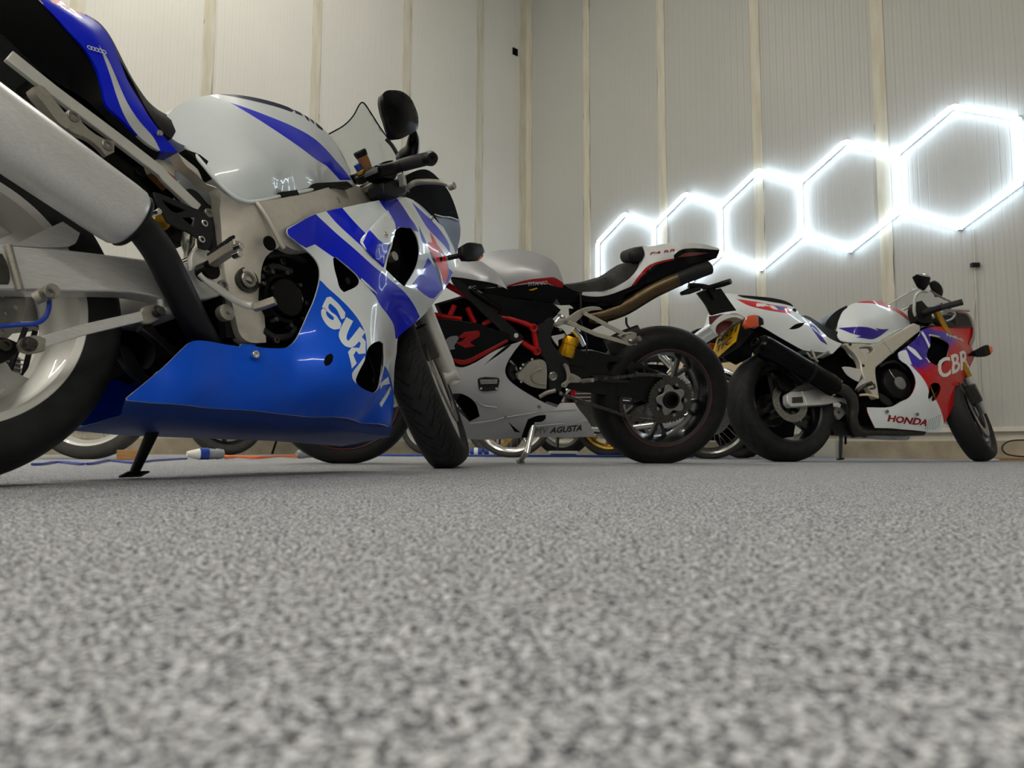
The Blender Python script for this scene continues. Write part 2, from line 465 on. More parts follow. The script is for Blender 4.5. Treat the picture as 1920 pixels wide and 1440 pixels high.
            def col(i):
                if i not in rows:
                    (x, y), nn = v2[i], ns[i]; ids = [i]
                    for q in range(1, S):
                        w = math.cos(PI*q/S)
                        V.append(s.loc(x, nn*w, y)); ids.append(len(V)-1)
                    ids.append(i+k); rows[i] = ids
                return rows[i]
            for (i, j), r in ed.items():
                a, b = col(i), col(j)
                for q in range(S): Fc.append((b[q], a[q], a[q+1], b[q+1])); M.append(r)
            mb.V = V; mb.F = Fc; mb.M = M
        return mb.build(name, mm, parent or s.root, smooth=smooth)
    def sheet(s, name, outline, ctrl, mats, th, step, regions=(), parent=None, sub=5):
        """curved shell whose lateral offset varies along its outline"""
        pl = round_poly(zp(outline), sub); cp = zp(ctrl); base = zp(outline)
        f = TPS([((p[0]-960)/500, (p[1]-500)/500) for p in base+cp], [p[2] for p in base+cp])
        rs = [(round_poly(zp(r[0]), 3), r[1]) for r in regions]
        v2, tr, rg = cdt([(p[0], p[1]) for p in pl], [], rs, step)
        ns = f([((x-960)/500, (y-500)/500) for x, y in v2])
        V = [s.q((x, y, n)) for (x, y), n in zip(v2, ns)]
        o = mesh_obj(name, V, [t[::-1] for t in tr], mats, parent or s.root, fm=rg)
        if th: md = o.modifiers.new('shell', 'SOLIDIFY'); md.thickness = th; md.offset = 0
        return o
    def tube(s, name, txt, r, m, parent=None, sub=6, seg=12, n=None, ry=None, up=None, mb=None):
        P = catmull(s.pts(txt, n), sub)
        if isinstance(r, (list, tuple)):
            k = len(r); r = [float(np.interp(i/(len(P)-1)*(k-1), range(k), r)) for i in range(len(P))]
        if isinstance(ry, (list, tuple)):
            k = len(ry); ry = [float(np.interp(i/(len(P)-1)*(k-1), range(k), ry)) for i in range(len(P))]
        g = g_sweep(P, r, seg, ry=ry, up=up)
        if mb is not None: mb.add(*g); return None
        return mesh_obj(name, *g, m, parent or s.root, smooth=40)
    def disc(s, name, txt, r, h, m, parent=None, ch=0.001, n=None, ax=None, mb=None, seg=20):
        """short cylinders (bolts, caps) with a lateral axis"""
        ax = ax or (0, -s.side, 0)
        o = None
        for P in s.pts(txt, n):
            if mb is not None: mb.add(*g_cyl(P, ax, r, h, seg, ch))
            else: o = mesh_obj(name, *g_cyl(P, ax, r, h, seg, ch), m, parent or s.root)
        return o
    def lathe(s, name, p, prof, m, parent=None, ax=None, seg=40, closed=False):
        c = s.q(p) if len(p) == 3 and abs(p[0]) > 3 else s.loc(*p)
        return mesh_obj(name, *g_lathe(c, ax or (0, -s.side, 0), prof, seg, closed), m, parent or s.root)
    def bolt(s, name, txt, r, m, parent=None, n=None, h=0.008):
        """round head with a dark hex recess ring"""
        o = None
        for P in s.pts(txt, n):
            o = mesh_obj(name, *g_lathe(P, (0, -s.side, 0), [(-h, r*.98), (-.001, r), (0, r*.9), (0, r*.55), (-h*.5, r*.5), (-h*.5, 0)], 20), m, parent or s.root)
        return o
    def text(s, name, body, p0, p1, height, m, n, parent=None, shear=0.0, wscale=1.0, bold=0.0, depth=0.001, font=None, field=None):
        """raised lettering from image point p0 to p1 (baseline), height in metres"""
        cu = bpy.data.curves.new(name, 'FONT'); cu.body = body; cu.offset = bold; cu.shear = shear; cu.resolution_u = 3
        to = bpy.data.objects.new('tmp', cu); COL.objects.link(to)
        dg = bpy.context.evaluated_depsgraph_get(); me = to.evaluated_get(dg).to_mesh()
        V = [v.co.copy() for v in me.vertices]; Fc = [tuple(p.vertices) for p in me.polygons]; to.to_mesh_clear()
        bpy.data.objects.remove(to)
        def pl(p):
            m = n
            if field:
                for _ in range(6): m = float(field([s.ab(p[0], p[1], m)])[0])
            return Vector(s.ab(p[0], p[1], m))
        a0 = pl(p0); a1 = pl(p1); d = (a1-a0); W = d.length; d.normalize()
        up = Vector((-d.y, d.x))
        if up.y < 0 and abs(up.y) > .1: up = -up
        x0 = min(v.x for v in V); x1 = max(v.x for v in V); h = max(v.y for v in V)
        out = []
        for v in V:
            q = a0+d*((v.x-x0)/(x1-x0)*W)+up*(v.y/h*height)
            out.append(s.loc(q.x, n if not field else float(field([(q.x, q.y)])[0])+.0025, q.y))
        k = len(out); out += [Vector(p)+Vector((0, s.side*depth, 0)) for p in out]
        ed = {}
        FF = []
        for f in Fc:
            FF.append(f); FF.append(tuple(i+k for i in f[::-1]))
            for i in range(len(f)):
                e = (f[i], f[(i+1) % len(f)])
                if (e[1], e[0]) in ed: del ed[(e[1], e[0])]
                else: ed[e] = 1
        for (i, j) in ed: FF.append((j, i, i+k, j+k))
        return mesh_obj(name, out, FF, m, parent or s.root, smooth=0)
LAMPS = [(1.8, 4.6), (1.8, 7.8), (1.8, 11.0), (6.0, 8.6), (6.0, 11.4), (11.2, 5.6), (11.2, 8.6), (11.2, 11.4)]  # lamps behind the camera are unseen, added as front fill for the bikes
HEXZ = 2.185
SZROT = 0.09
CBSTEER = 0.536
# ---------------------------------------------------------------- setting
B_ = 9.0
C0 = Vector((0.0188*B_, B_, 0)); dR = Vector((0.640, -0.768, 0)).normalized(); dL = Vector((-0.768, -0.640, 0)).normalized()
WL, WH = 13.0, 6.4
C1 = C0+dR*WL; C3 = C0+dL*WL; C2 = C1+dL*WL
def struct(o): o['kind'] = 'structure'; return o
def floor_mat():
    m = mat('carpet', (140, 140, 143), 0.95, spec=0.1); nt = m.node_tree; L = nt.links; b = nt.nodes['Principled BSDF']
    tc = nt.nodes.new('ShaderNodeTexCoord')
    n1 = nt.nodes.new('ShaderNodeTexNoise'); n1.inputs['Scale'].default_value = 900; n1.inputs['Detail'].default_value = 3; n1.inputs['Roughness'].default_value = .7
    n2 = nt.nodes.new('ShaderNodeTexVoronoi'); n2.inputs['Scale'].default_value = 640; n2.inputs['Randomness'].default_value = 1
    n3 = nt.nodes.new('ShaderNodeTexNoise'); n3.inputs['Scale'].default_value = 260; n3.inputs['Detail'].default_value = 2
    for n in (n1, n2, n3): L.new(tc.outputs['Object'], n.inputs['Vector'])
    sx = nt.nodes.new('ShaderNodeSeparateColor'); L.new(n2.outputs['Color'], sx.inputs[0])
    a = nt.nodes.new('ShaderNodeMath'); a.operation = 'MULTIPLY_ADD'; L.new(n1.outputs['Fac'], a.inputs[0]); a.inputs[1].default_value = 1.1; 
    c = nt.nodes.new('ShaderNodeMath'); c.operation = 'MULTIPLY_ADD'; L.new(sx.outputs[0], c.inputs[0]); c.inputs[1].default_value = 0.38; 
    d = nt.nodes.new('ShaderNodeMath'); d.operation = 'MULTIPLY_ADD'; L.new(n3.outputs['Fac'], d.inputs[0]); d.inputs[1].default_value = 0.7; d.inputs[2].default_value = -0.60
    L.new(d.outputs[0], c.inputs[2]); L.new(c.outputs[0], a.inputs[2])
    r = nt.nodes.new('ShaderNodeValToRGB'); L.new(a.outputs[0], r.inputs[0])
    e = r.color_ramp.elements; e[0].position = 0.39; e[0].color = (*s2l((46, 48, 51)), 1); e[1].position = 0.61; e[1].color = (*s2l((250, 252, 255)), 1)
    e2 = r.color_ramp.elements.new(0.5); e2.color = (*s2l((158, 161, 167)), 1)
    L.new(r.outputs[0], b.inputs['Base Color'])
    bp = nt.nodes.new('ShaderNodeBump'); bp.inputs['Strength'].default_value = 0.7; bp.inputs['Distance'].default_value = 0.0025
    L.new(a.outputs[0], bp.inputs['Height']); L.new(bp.outputs[0], b.inputs['Normal'])
floor_mat()
BD = {'panel_right_shaded': .0018, 'panel_left': .0012}
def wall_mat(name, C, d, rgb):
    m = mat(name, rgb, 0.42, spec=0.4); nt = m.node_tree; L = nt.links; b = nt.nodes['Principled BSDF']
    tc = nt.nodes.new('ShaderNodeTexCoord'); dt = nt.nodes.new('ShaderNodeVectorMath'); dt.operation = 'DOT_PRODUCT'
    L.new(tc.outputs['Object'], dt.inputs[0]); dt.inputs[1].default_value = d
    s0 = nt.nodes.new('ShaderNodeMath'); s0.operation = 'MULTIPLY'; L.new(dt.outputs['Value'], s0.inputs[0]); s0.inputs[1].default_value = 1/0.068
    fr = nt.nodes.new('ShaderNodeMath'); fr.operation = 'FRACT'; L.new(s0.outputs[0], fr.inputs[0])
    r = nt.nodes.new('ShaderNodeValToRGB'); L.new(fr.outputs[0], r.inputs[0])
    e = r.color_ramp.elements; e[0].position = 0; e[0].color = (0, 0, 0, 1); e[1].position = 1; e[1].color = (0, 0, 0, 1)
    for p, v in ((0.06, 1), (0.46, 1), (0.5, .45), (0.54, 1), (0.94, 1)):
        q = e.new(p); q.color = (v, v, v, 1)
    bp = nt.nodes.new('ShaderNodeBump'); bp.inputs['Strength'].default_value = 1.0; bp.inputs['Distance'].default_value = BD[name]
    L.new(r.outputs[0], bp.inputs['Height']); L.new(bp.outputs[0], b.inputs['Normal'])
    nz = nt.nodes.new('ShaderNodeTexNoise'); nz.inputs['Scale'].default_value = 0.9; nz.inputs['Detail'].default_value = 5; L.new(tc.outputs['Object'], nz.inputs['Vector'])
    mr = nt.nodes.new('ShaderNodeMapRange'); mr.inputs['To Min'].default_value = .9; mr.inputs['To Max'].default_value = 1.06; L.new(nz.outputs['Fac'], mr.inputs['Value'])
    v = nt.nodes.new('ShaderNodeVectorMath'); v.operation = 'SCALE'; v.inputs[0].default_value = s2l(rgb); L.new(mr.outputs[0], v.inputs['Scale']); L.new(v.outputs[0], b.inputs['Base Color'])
wall_mat('panel_right_shaded', C0, dR, (182, 182, 177)); wall_mat('panel_left', C0, dL, (216, 214, 206))  # right copy of the same panels painted darker, for the dimmer light there
mat('ceiling_paint', (205, 203, 196), 0.6, noise=0.04, nscale=2)
def seal_mat():
    m = mat('seal_strip', (208, 198, 165), 0.7); nt = m.node_tree; L = nt.links; b = nt.nodes['Principled BSDF']
    tc = nt.nodes.new('ShaderNodeTexCoord'); mp = nt.nodes.new('ShaderNodeMapping'); mp.inputs['Scale'].default_value = (9, 9, 1.1); L.new(tc.outputs['Object'], mp.inputs[0])
    n = nt.nodes.new('ShaderNodeTexNoise'); n.inputs['Scale'].default_value = 2.2; n.inputs['Detail'].default_value = 6; L.new(mp.outputs[0], n.inputs['Vector'])
    r = nt.nodes.new('ShaderNodeValToRGB'); L.new(n.outputs['Fac'], r.inputs[0]); e = r.color_ramp.elements
    e[0].position = .3; e[0].color = (*s2l((190, 183, 160)), 1); e[1].position = .62; e[1].color = (*s2l((206, 202, 187)), 1)
    L.new(r.outputs[0], b.inputs['Base Color'])
seal_mat()
mat('crack', (70, 60, 45), 0.9, noise=0.3)
mat('concrete', (172, 160, 138), 0.9, noise=0.25, nscale=6, bump=0.5, bscale=60)
mat('ledge_white', (218, 214, 202), 0.5, noise=0.05, nscale=5)
def slab(name, P, Q, z0, z1, th, m, out):
    """upright slab from P to Q, thickness th towards 'out'"""
    o = Vector(out)*th
    V = [P+Vector((0, 0, z0)), Q+Vector((0, 0, z0)), Q+Vector((0, 0, z1)), P+Vector((0, 0, z1))]
    V += [v+o for v in V]
    return mesh_obj(name, V, [(0, 1, 2, 3), (7, 6, 5, 4), (0, 4, 5, 1), (1, 5, 6, 2), (2, 6, 7, 3), (3, 7, 4, 0)], m, smooth=0)
nR = -dL; nL = -dR      # outward normals of right wall (away from room) / left wall
struct(slab('wall_right', C0, C1, 0, WH, 0.15, 'panel_right_shaded', nR))
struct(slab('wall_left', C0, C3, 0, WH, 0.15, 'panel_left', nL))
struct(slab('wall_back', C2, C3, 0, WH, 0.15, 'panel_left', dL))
struct(slab('wall_front', C1, C2, 0, WH, 0.15, 'panel_right_shaded', dR))
def quad(name, z, m, th=0.1, sg=1):
    V = [c+Vector((0, 0, z)) for c in (C0, C1, C2, C3)]; V += [v+Vector((0, 0, th*sg)) for v in V]
    return mesh_obj(name, V, [(0, 1, 2, 3), (7, 6, 5, 4), (0, 4, 5, 1), (1, 5, 6, 2), (2, 6, 7, 3), (3, 7, 4, 0)], m, smooth=0)
struct(quad('floor', 0, 'carpet', 0.1, -1)); struct(quad('ceiling', WH, 'ceiling_paint'))
rnd = random.Random(4)
trim = 0
def seam(C, d, inn, s, w=0.1):
    global trim
    trim += 1
    P = C+d*(s-w/2)+inn*0.001; Q = C+d*(s+w/2)+inn*0.001
    t = struct(slab('trim_%d' % trim, P, Q, 0.33, WH, 0.006, 'seal_strip', inn))
    # cracks where the sealant has split along its edges
    mb = MB()
    for e in (-w/2, w/2):
        z = rnd.uniform(.6, 1.5)
        while z < WH-.3:
            L = rnd.uniform(.05, .45); wd = rnd.uniform(.002, .006); k = 6
            pts = [(z+L*i/k, rnd.uniform(-.004, .004), wd*math.sin(PI*(i+.3)/(k+.6))) for i in range(k+1)]
            V = []
            for (zz, j, ww) in pts:
                for sg in (-1, 1):
                    q = C+d*(s+e+j+sg*ww/2)+inn*0.0085; V.append((q.x, q.y, zz))
            mb.add(V, [(2*i, 2*i+1, 2*i+3, 2*i+2) for i in range(k)])
            z += L+rnd.expovariate(1/1.3)+.1
    t['label'] = 'yellowed sealant strip over a wall panel joint'
    mb.build('crack', 'crack', t, smooth=0)
for k in range(1, 8): seam(C0, dR, dL, 0.1233*B_*k)
for s_ in (0.086, .2032, .3251, .4445, .564, .684, .804): seam(C0, dL, dR, s_*B_)
# corner strip: two leaves
for d_, inn in ((dR, dL), (dL, dR)):
    trim += 1
    struct(slab('trim_%d' % trim, C0+inn*.001, C0+d_*0.12+inn*.001, 0.3, WH, 0.008, 'seal_strip', inn))
# concrete kerb and white ledge along both walls
for nm, C, d, inn in (('right', C0, dR, dL), ('left', C0, dL, dR)):
    struct(slab('baseboard_'+nm, C+inn*.001, C+d*WL+inn*.001, 0, 0.135, 0.07, 'concrete', inn))
    trim += 1
    struct(slab('trim_%d' % trim, C+inn*.001, C+d*WL+inn*.001, 0.20, 0.235, 0.05, 'ledge_white', inn))
    trim += 1
    struct(slab('trim_%d' % trim, C+inn*.001, C+d*WL+inn*.001, 0.135, 0.20, 0.012, 'ledge_white', inn))
# ceiling battens (the lamps of the hall, some added behind camera as fill)
def batten(x, y, dirn, ln, label, st=None):
    e = bpy.data.objects.new('ceiling_light', None); COL.objects.link(e); e.location = (x, y, WH-0.08)
    e['label'] = label; e['category'] = 'lamp'; e['group'] = 'linear ceiling lamps'
    e.rotation_euler = (0, 0, math.atan2(dirn.y, dirn.x))
    mesh_obj('lamp_body', *g_box((0, 0, 0.03), (ln, 0.14, 0.1)), 'lamp_housing', e, smooth=0)
    mesh_obj('diffuser', *g_box((0, 0, -0.03), (ln-.04, 0.11, 0.02)), 'lamp_glow', e, smooth=0)
for (a, b) in LAMPS:
    p = C0+dR*a+dL*b
    batten(p.x, p.y, dL, 2.4, 'long white linear lamp fixed under the ceiling')
# hexagon wall lights
HS = 0.470; HW = HS*math.sqrt(3)
Zv = Vector((0, 0, 1))
s1 = 0.1403*B_+.045; zc = HEXZ
hexlab = ['leftmost glowing hexagon wall light, half hidden by the silver motorcycle tail',
          'second glowing hexagon wall light from the left, above the silver tail end',
          'glowing hexagon wall light in the middle of the row of five',
          'glowing hexagon wall light fourth along, over the white and purple motorcycle seat',
          'largest-looking glowing hexagon wall light, cut by the right edge of the photo']
for k in range(5):
    cs = s1+HW*(k+.5)
    e = bpy.data.objects.new('hexagon_light', None); COL.objects.link(e)
    cpos = C0+dR*cs+dL*0.03; cpos.z = zc; e.location = cpos
    e['label'] = hexlab[k]; e['category'] = 'wall light'; e['group'] = 'row of hexagon wall lights'
    vt = []
    for j in range(6):
        a = PI/2+j*PI/3; vt.append(dR*(-HS*math.cos(a))*-1*-1+Zv*(HS*math.sin(a)))
    # vt order: top, upper side, lower side, bottom ...
    base = MB()
    for j in range(6):
        P, Q = vt[j], vt[(j+1) % 6]; d = (Q-P).normalized()
        vert = abs(d.z) > .9
        if vert and (P.dot(dR) < 0) and k > 0: continue      # shared side belongs to the neighbour on its left
        o = mesh_obj('light_tube', *g_sweep([P+d*.012+dL*.012, Q-d*.012+dL*.012], 0.0195, 12), 'tube_glow', e)
        base.add(*g_sweep([P+d*.02-dL*.006, Q-d*.02-dL*.006], 0.013, 4))
    for j in range(6):
        if k == 0 or vt[j].dot(dR) > -.1: base.add(*g_box(vt[j]-dL*.004, (.03, .03, .03)))
    base.build('mount', 'light_grey', e, smooth=0)
# ---------------------------------------------------------------- wheels
def tyre_geo(R, W, rr, rw, seg=120):
    """round-shouldered motorcycle tyre; profile in (lateral, radius), UV across"""
    H = R-rr; hc = H*0.52; pr = []
    pr.append((-rw/2+.004, rr-.004, -1.6)); pr.append((-rw/2, rr+.004, -1.5)); pr.append((-rw/2-.004, rr+.012, -1.4))
    pr.append((-(rw/2*.45+W/2*.55), rr+(H-hc)*.45, -1.25)); pr.append((-(rw/2*.12+W/2*.88), rr+(H-hc)*.75, -1.1))
    for i in range(15):
        a = -84+168*i/14; sa = math.sin(math.radians(a)); ca = math.cos(math.radians(a))
        pr.append((W/2*sa, R-hc*(1-ca**.9), sa))
    for (s, r, v) in list(pr[:5])[::-1]: pr.append((-s, r, -v))
    return pr
def add_tyre(name, c, ax, R, W, rr, rw, m, parent, seg=128):
    pr = tyre_geo(R, W, rr, rw); X, Y, D = basis(ax); n = len(pr); V = []; Fc = []; UV = []
    for k in range(seg):
        a = 2*PI*k/seg; e = X*math.cos(a)+Y*math.sin(a)
        for (s, r, v) in pr: V.append(c+D*s+e*r)
    for k in range(seg):
        l = (k+1) % seg
        for i in range(n-1):
            Fc.append((k*n+i, k*n+i+1, l*n+i+1, l*n+i))
            UV.append([(k/seg, pr[i][2]), (k/seg, pr[i+1][2]), ((k+1)/seg, pr[i+1][2]), ((k+1)/seg, pr[i][2])])
    return mesh_obj(name, V, Fc, m, parent, uv=UV, smooth=60)
def rim_prof(rr, rw, t=0.007, drop=0.02):
    w = rw/2
    o = [(-w, rr+.010), (-w+.005, rr+.010), (-w+.007, rr), (-w+.02, rr-.004), (-w*.35, rr-drop), (w*.35, rr-drop), (w-.02, rr-.004), (w-.007, rr), (w-.005, rr+.010), (w, rr+.010)]
    i = [(w+.001, rr+.004), (w-.004, rr-.008), (w-.02, rr-.013), (w*.35, rr-drop-t), (-w*.35, rr-drop-t), (-w+.02, rr-.013), (-w+.004, rr-.008), (-w-.001, rr+.004)]
    return o+i
def wplate(mb, c, ax, X0, poly, t, s0, holes=(), mi=0, bev=0.004):
    """plate in the wheel's plane: poly of (radius-direction x, y) rotated from X0"""
    D = Vector(ax).normalized(); X = (Vector(X0)-D*Vector(X0).dot(D)).normalized(); Y = D.cross(X)
    v2, tr, rg = cdt(poly, list(holes), [], 10)
    k = len(v2); V = [c+X*x+Y*y+D*(s0+t/2) for x, y in v2]+[c+X*x+Y*y+D*(s0-t/2) for x, y in v2]
    Fc = []; ed = {}
    for q in tr:
        A, B, C = [Vector(v2[i]) for i in q]
        o = q if (B-A).x*(C-A).y-(B-A).y*(C-A).x > 0 else q[::-1]
        Fc.append(o); Fc.append(tuple(i+k for i in o[::-1]))
        for i in range(3):
            e = (o[i], o[(i+1) % 3])
            if (e[1], e[0]) in ed: del ed[(e[1], e[0])]
            else: ed[e] = 1
    for (i, j) in ed: Fc.append((j, i, i+k, j+k))
    mb.add(V, Fc, mi)
def circ2(cx, cy, r, n=14): return [(cx+r*math.cos(2*PI*i/n), cy+r*math.sin(2*PI*i/n)) for i in range(n)]
def add_disc(name, c, ax, s0, r0, r1, m, parent, nh=36, seed=0, t=0.005):
    mb = MB(); out = circ2(0, 0, r1, 96); holes = [circ2(0, 0, r0, 72)]
    for i in range(nh):
        a = 2*PI*i/nh; rr = r0+(r1-r0)*(.28, .5, .72)[i % 3]; holes.append(circ2(rr*math.cos(a), rr*math.sin(a), (r1-r0)*.075, 8))
    wplate(mb, c, ax, basis(ax)[0], out, t, s0, holes)
    return mb.build(name, m, parent, smooth=30)
def strap(P, Q, w0, w1, slot=None, off=0):
    """flat spoke outline from radius P to Q"""
    n = 5; a = [(P+(Q-P)*i/n, -(w0+(w1-w0)*i/n)/2+off) for i in range(n+1)]; b = [(x, -y+2*off) for x, y in a[::-1]]
    return a+b
def wheel(name, parent, c, ax, R, W, rr, rw, tyre_m, rim_m, kind, rot=0.0, label=None, hub=0.035, hubw=0.12):
    D = Vector(ax).normalized(); X0, Y0, _ = basis(ax)
    mb = MB(); mb.add(*g_lathe(c, ax, rim_prof(rr, rw), 96, True))
    mb.add(*g_cyl(c, ax, hub, hubw, 32, .004))
    def X(a): return X0*math.cos(a)+D.cross(X0)*math.sin(a)
    ri = rr-.018
    if kind == 'tri_slot':
        for k in range(3):
            x = X(rot+2*PI*k/3)
            po = [(.02, -.045), (.09, -.034), (.16, -.036), (ri-.01, -.055), (ri+.004, -.062), (ri+.004, .062), (ri-.01, .055), (.16, .036), (.09, .034), (.02, .045)]
            sl = [(.148, -.010), (.158, -.013), (.18, -.010), (.184, 0), (.18, .010), (.158, .013), (.148, .010), (.144, 0)]
            wplate(mb, c, ax, x, po, .034, 0, [sl])
        mb.add(*g_lathe(c, ax, [(-.05, 0), (-.05, .055), (-.02, .075), (.02, .075), (.05, .055), (.05, 0)], 40))
    elif kind == 'y5':
        for k in range(5):
            x = X(rot+2*PI*k/5)
            wplate(mb, c, ax, x, [(.03, -.013), (.12, -.010), (.12, .010), (.03, .013)], .03, 0)
            for sg in (1, -1):
                po = [(.11, -.009*sg), (ri+.004, .030*sg), (ri+.004, .050*sg), (.118, .010*sg)]
                wplate(mb, c, ax, x, po, .026, 0)
        mb.add(*g_lathe(c, ax, [(-.04, 0), (-.04, .05), (.04, .05), (.04, 0)], 40))
    elif kind == 'twin3':
        for k in range(3):
            x = X(rot+2*PI*k/3)
            for sg in (1, -1):
                po = [(.03, .004*sg), (ri+.004, .024*sg), (ri+.004, .044*sg), (.03, .034*sg)]
                wplate(mb, c, ax, x, po, .032, 0)
            wplate(mb, c, ax, x, [(.16, -.026), (.175, -.027), (.175, .027), (.16, .026)], .02, 0)
        mb.add(*g_lathe(c, ax, [(-.045, 0), (-.045, .055), (.045, .055), (.045, 0)], 40))
    elif kind in ('spoke5', 'spoke3', 'spoke6', 'spoke10'):
        ns = int(kind[5:])
        for k in range(ns):
            x = X(rot+2*PI*k/ns); w = .05 if ns < 6 else .03
            wplate(mb, c, ax, x, strap(.02, ri+.004, w, w*.7), .03, 0)
        mb.add(*g_lathe(c, ax, [(-.04, 0), (-.04, .05), (.04, .05), (.04, 0)], 32))
    wo = mb.build(name, rim_m, parent, smooth=30)
    if kind == 'wire':
        sb = MB(); rnd = random.Random(1)
        for k in range(36):
            a = 2*PI*k/36; sg = 1 if k % 2 else -1; off = .55*(1 if (k//2) % 2 else -1)
            P = c+D*(.04*sg)+X(a+off)*.045; Q = c+X(a)*(rr-.012); sb.add(*g_sweep([P, Q], .0016, 5))
        sb.build('wire_spokes', 'chrome', wo)
    add_tyre('tyre', c, ax, R, W, rr, rw, tyre_m, wo)
    return wo
def box_sweep(P, w, h, up):
    """rectangular bar along P; w = across, h = along 'up' (lists allowed)"""
    P = [Vector(p) for p in P]; n = len(P); V = []; Fc = []
    if not isinstance(w, (list, tuple)): w = [w]*n
    if not isinstance(h, (list, tuple)): h = [h]*n
    for i in range(n):
        t = (P[min(i+1, n-1)]-P[max(i-1, 0)]).normalized(); u = (Vector(up)-t*Vector(up).dot(t)).normalized(); s = t.cross(u)
        for (a, b) in ((-1, -1), (1, -1), (1, 1), (-1, 1)): V.append(P[i]+s*(a*w[i]/2)+u*(b*h[i]/2))
    for i in range(n-1):
        for k in range(4):
            l = (k+1) % 4; Fc.append((i*4+k, i*4+l, (i+1)*4+l, (i+1)*4+k))
    Fc.append((3, 2, 1, 0)); Fc.append(tuple((n-1)*4+k for k in range(4)))
    return V, Fc
def ground(px, py): return on_plane(px, py, Vector((0, 0, 0)), Vector((0, 0, 1)))
# ================================================================ blue and white motorcycle
S = Bike('sport_motorcycle', -0.9206, 1.1188, 0.5226, 0.1548, 1, 'blue and white sport motorcycle nearest the camera, cropped by the left edge')
r = S.root; AX = (0, -1, 0)
c = S.loc(0, 0, .308)
rw_ = wheel('rear_wheel', r, c, AX, .309, .165, .2185, .146, 'rubber_rear', 'wheel_silver', 'tri_slot', rot=SZROT)
# brake disc + caliper at the axle
add_disc('brake_disc', c, AX, .085, .062, .11, 'steel', rw_, 36)
mb = MB(); mb.add(*g_cyl(c+Vector((0, -.10, 0)), AX, .03, .05, 24, .003)); mb.add(*g_cyl(c+Vector((0, -.15, 0)), AX, .017, .04, 6, .002)); mb.build('axle_nut', 'steel', rw_)
cal = S.plate('rear_caliper', 'c -300,330 -100,300 30,290 140,330 150,380 90,440 0,490 -200,500', .125, .06, 'satin_black')
S.bolt('bolt', 'c 45,345,13 -90,400,13', .010, 'dark_steel', cal)
# ---- front wheel and fork are built straight ahead, then turned about the steering axis
FR = []
RAKE = math.radians(24); axd = Vector((-math.sin(RAKE), 0, math.cos(RAKE)))
def steer_mat(aw, trail, delta, da=0, dl=0, ro=0):
    P0 = Vector((aw+trail, 0, 0)); P1 = Vector((aw, 0, 0)); return Matrix.Translation((da, dl, 0)) @ Matrix.Translation(P1) @ Matrix.Rotation(ro, 4, 'X') @ Matrix.Translation(-P1) @ Matrix.Translation(P0) @ Matrix.Rotation(delta, 4, axd) @ Matrix.Translation(-P0)
def apply(objs, M):
    for o in objs:
        o.data.transform(M)
        for ch in o.children: apply([ch], M) if ch.type == 'MESH' else None
fc = S.loc(1.395, 0, .299)
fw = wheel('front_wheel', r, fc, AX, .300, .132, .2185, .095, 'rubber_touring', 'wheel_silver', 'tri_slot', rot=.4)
for sg in (1, -1): add_disc('brake_disc', fc, AX, .065*sg, .115, .157, 'steel', fw, 48)
FR.append(fw)
for sg in (1, -1):
    fork = MB(); up = MB(); mc = MB()
    A = fc+Vector((0, sg*.103, 0))
    fork.add(*g_sweep([A-axd*.03, A+axd*.02, A+axd*.05, A+axd*.30, A+axd*.31], [.020, .024, .0275, .0275, .024], 20))
    fork.add(*g_cyl(A, AX, .027, .05, 20, .004))
    fork.add(*g_cyl(A+axd*.295, axd, .031, .03, 20, .003))
    up.add(*g_sweep([A+axd*.30, A+axd*.66], .0215, 20))
    FR += [fork.build('fork_slider', 'wheel_silver', r), up.build('fork_tube', 'chrome', r)]
    A = fc+Vector((0, sg*.072, 0))
    mc.add(*g_box(A+axd*.12+Vector((-.05, 0, 0)), (.05, .045, .12), Matrix.Rotation(-RAKE, 3, 'Y')))
    FR.append(mc.build('front_caliper', 'dark_steel', r, bevel=.006))
ar = []; 
for j in range(9):
    la = -.07+.14*j/8
    ar.append([fc+Vector((0, la, 0))+Vector((math.cos(a), 0, math.sin(a)))*(.322-.25*abs(la)**1.6*8) for a in [math.radians(25+125*i/14) for i in range(15)]])
V = [p for row in ar for p in row]; Fc_ = [(j*15+i, j*15+i+1, (j+1)*15+i+1, (j+1)*15+i) for j in range(8) for i in range(14)]
mg = mesh_obj('front_mudguard', V, Fc_, 'deep_blue', r); md = mg.modifiers.new('s', 'SOLIDIFY'); md.thickness = .003
FR += [mg]
apply(FR, steer_mat(1.395, .096, .509, .0616, .0537, -.0432))
# ---- engine and dark mechanicals behind the openings
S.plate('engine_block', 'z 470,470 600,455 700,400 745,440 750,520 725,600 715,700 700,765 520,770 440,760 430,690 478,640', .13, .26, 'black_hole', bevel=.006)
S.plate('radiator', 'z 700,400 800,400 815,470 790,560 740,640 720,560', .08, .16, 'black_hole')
ecx = S.pts('e 375,800,17')[0]
cov = mesh_obj('clutch_cover', *g_lathe(ecx, AX, [(-.04, .062), (-.01, .062), (.0, .058), (.003, .05), (-.001, .047), (.012, .043), (.014, 0)], 48), 'gloss_black', r)
for i in range(9):
    a = i*2*PI/9; mesh_obj('bolt', *g_cyl(ecx+Vector((math.cos(a)*.064, .004, math.sin(a)*.064)), AX, .0055, .02, 6, .001), 'dark_steel', cov)
mb = MB()
for tx in ('e 230,480,15 330,470,15 430,480,15 520,520,15', 'e 200,620,15 235,720,15 230,800,15 240,900,15', 'e 215,1040,15 300,1090,15 400,1080,15 450,1020,15', 'e 250,580,16 300,560,16 420,600,16'):
    mesh_obj('engine_hose', *g_sweep(catmull(S.pts(tx), 5), .008, 8), 'rubber_hose', r)
S.bolt('engine_bolt', 'e 240,580,16 320,1110,16 200,745,15.5 365,520,16', .008, 'dark_steel')
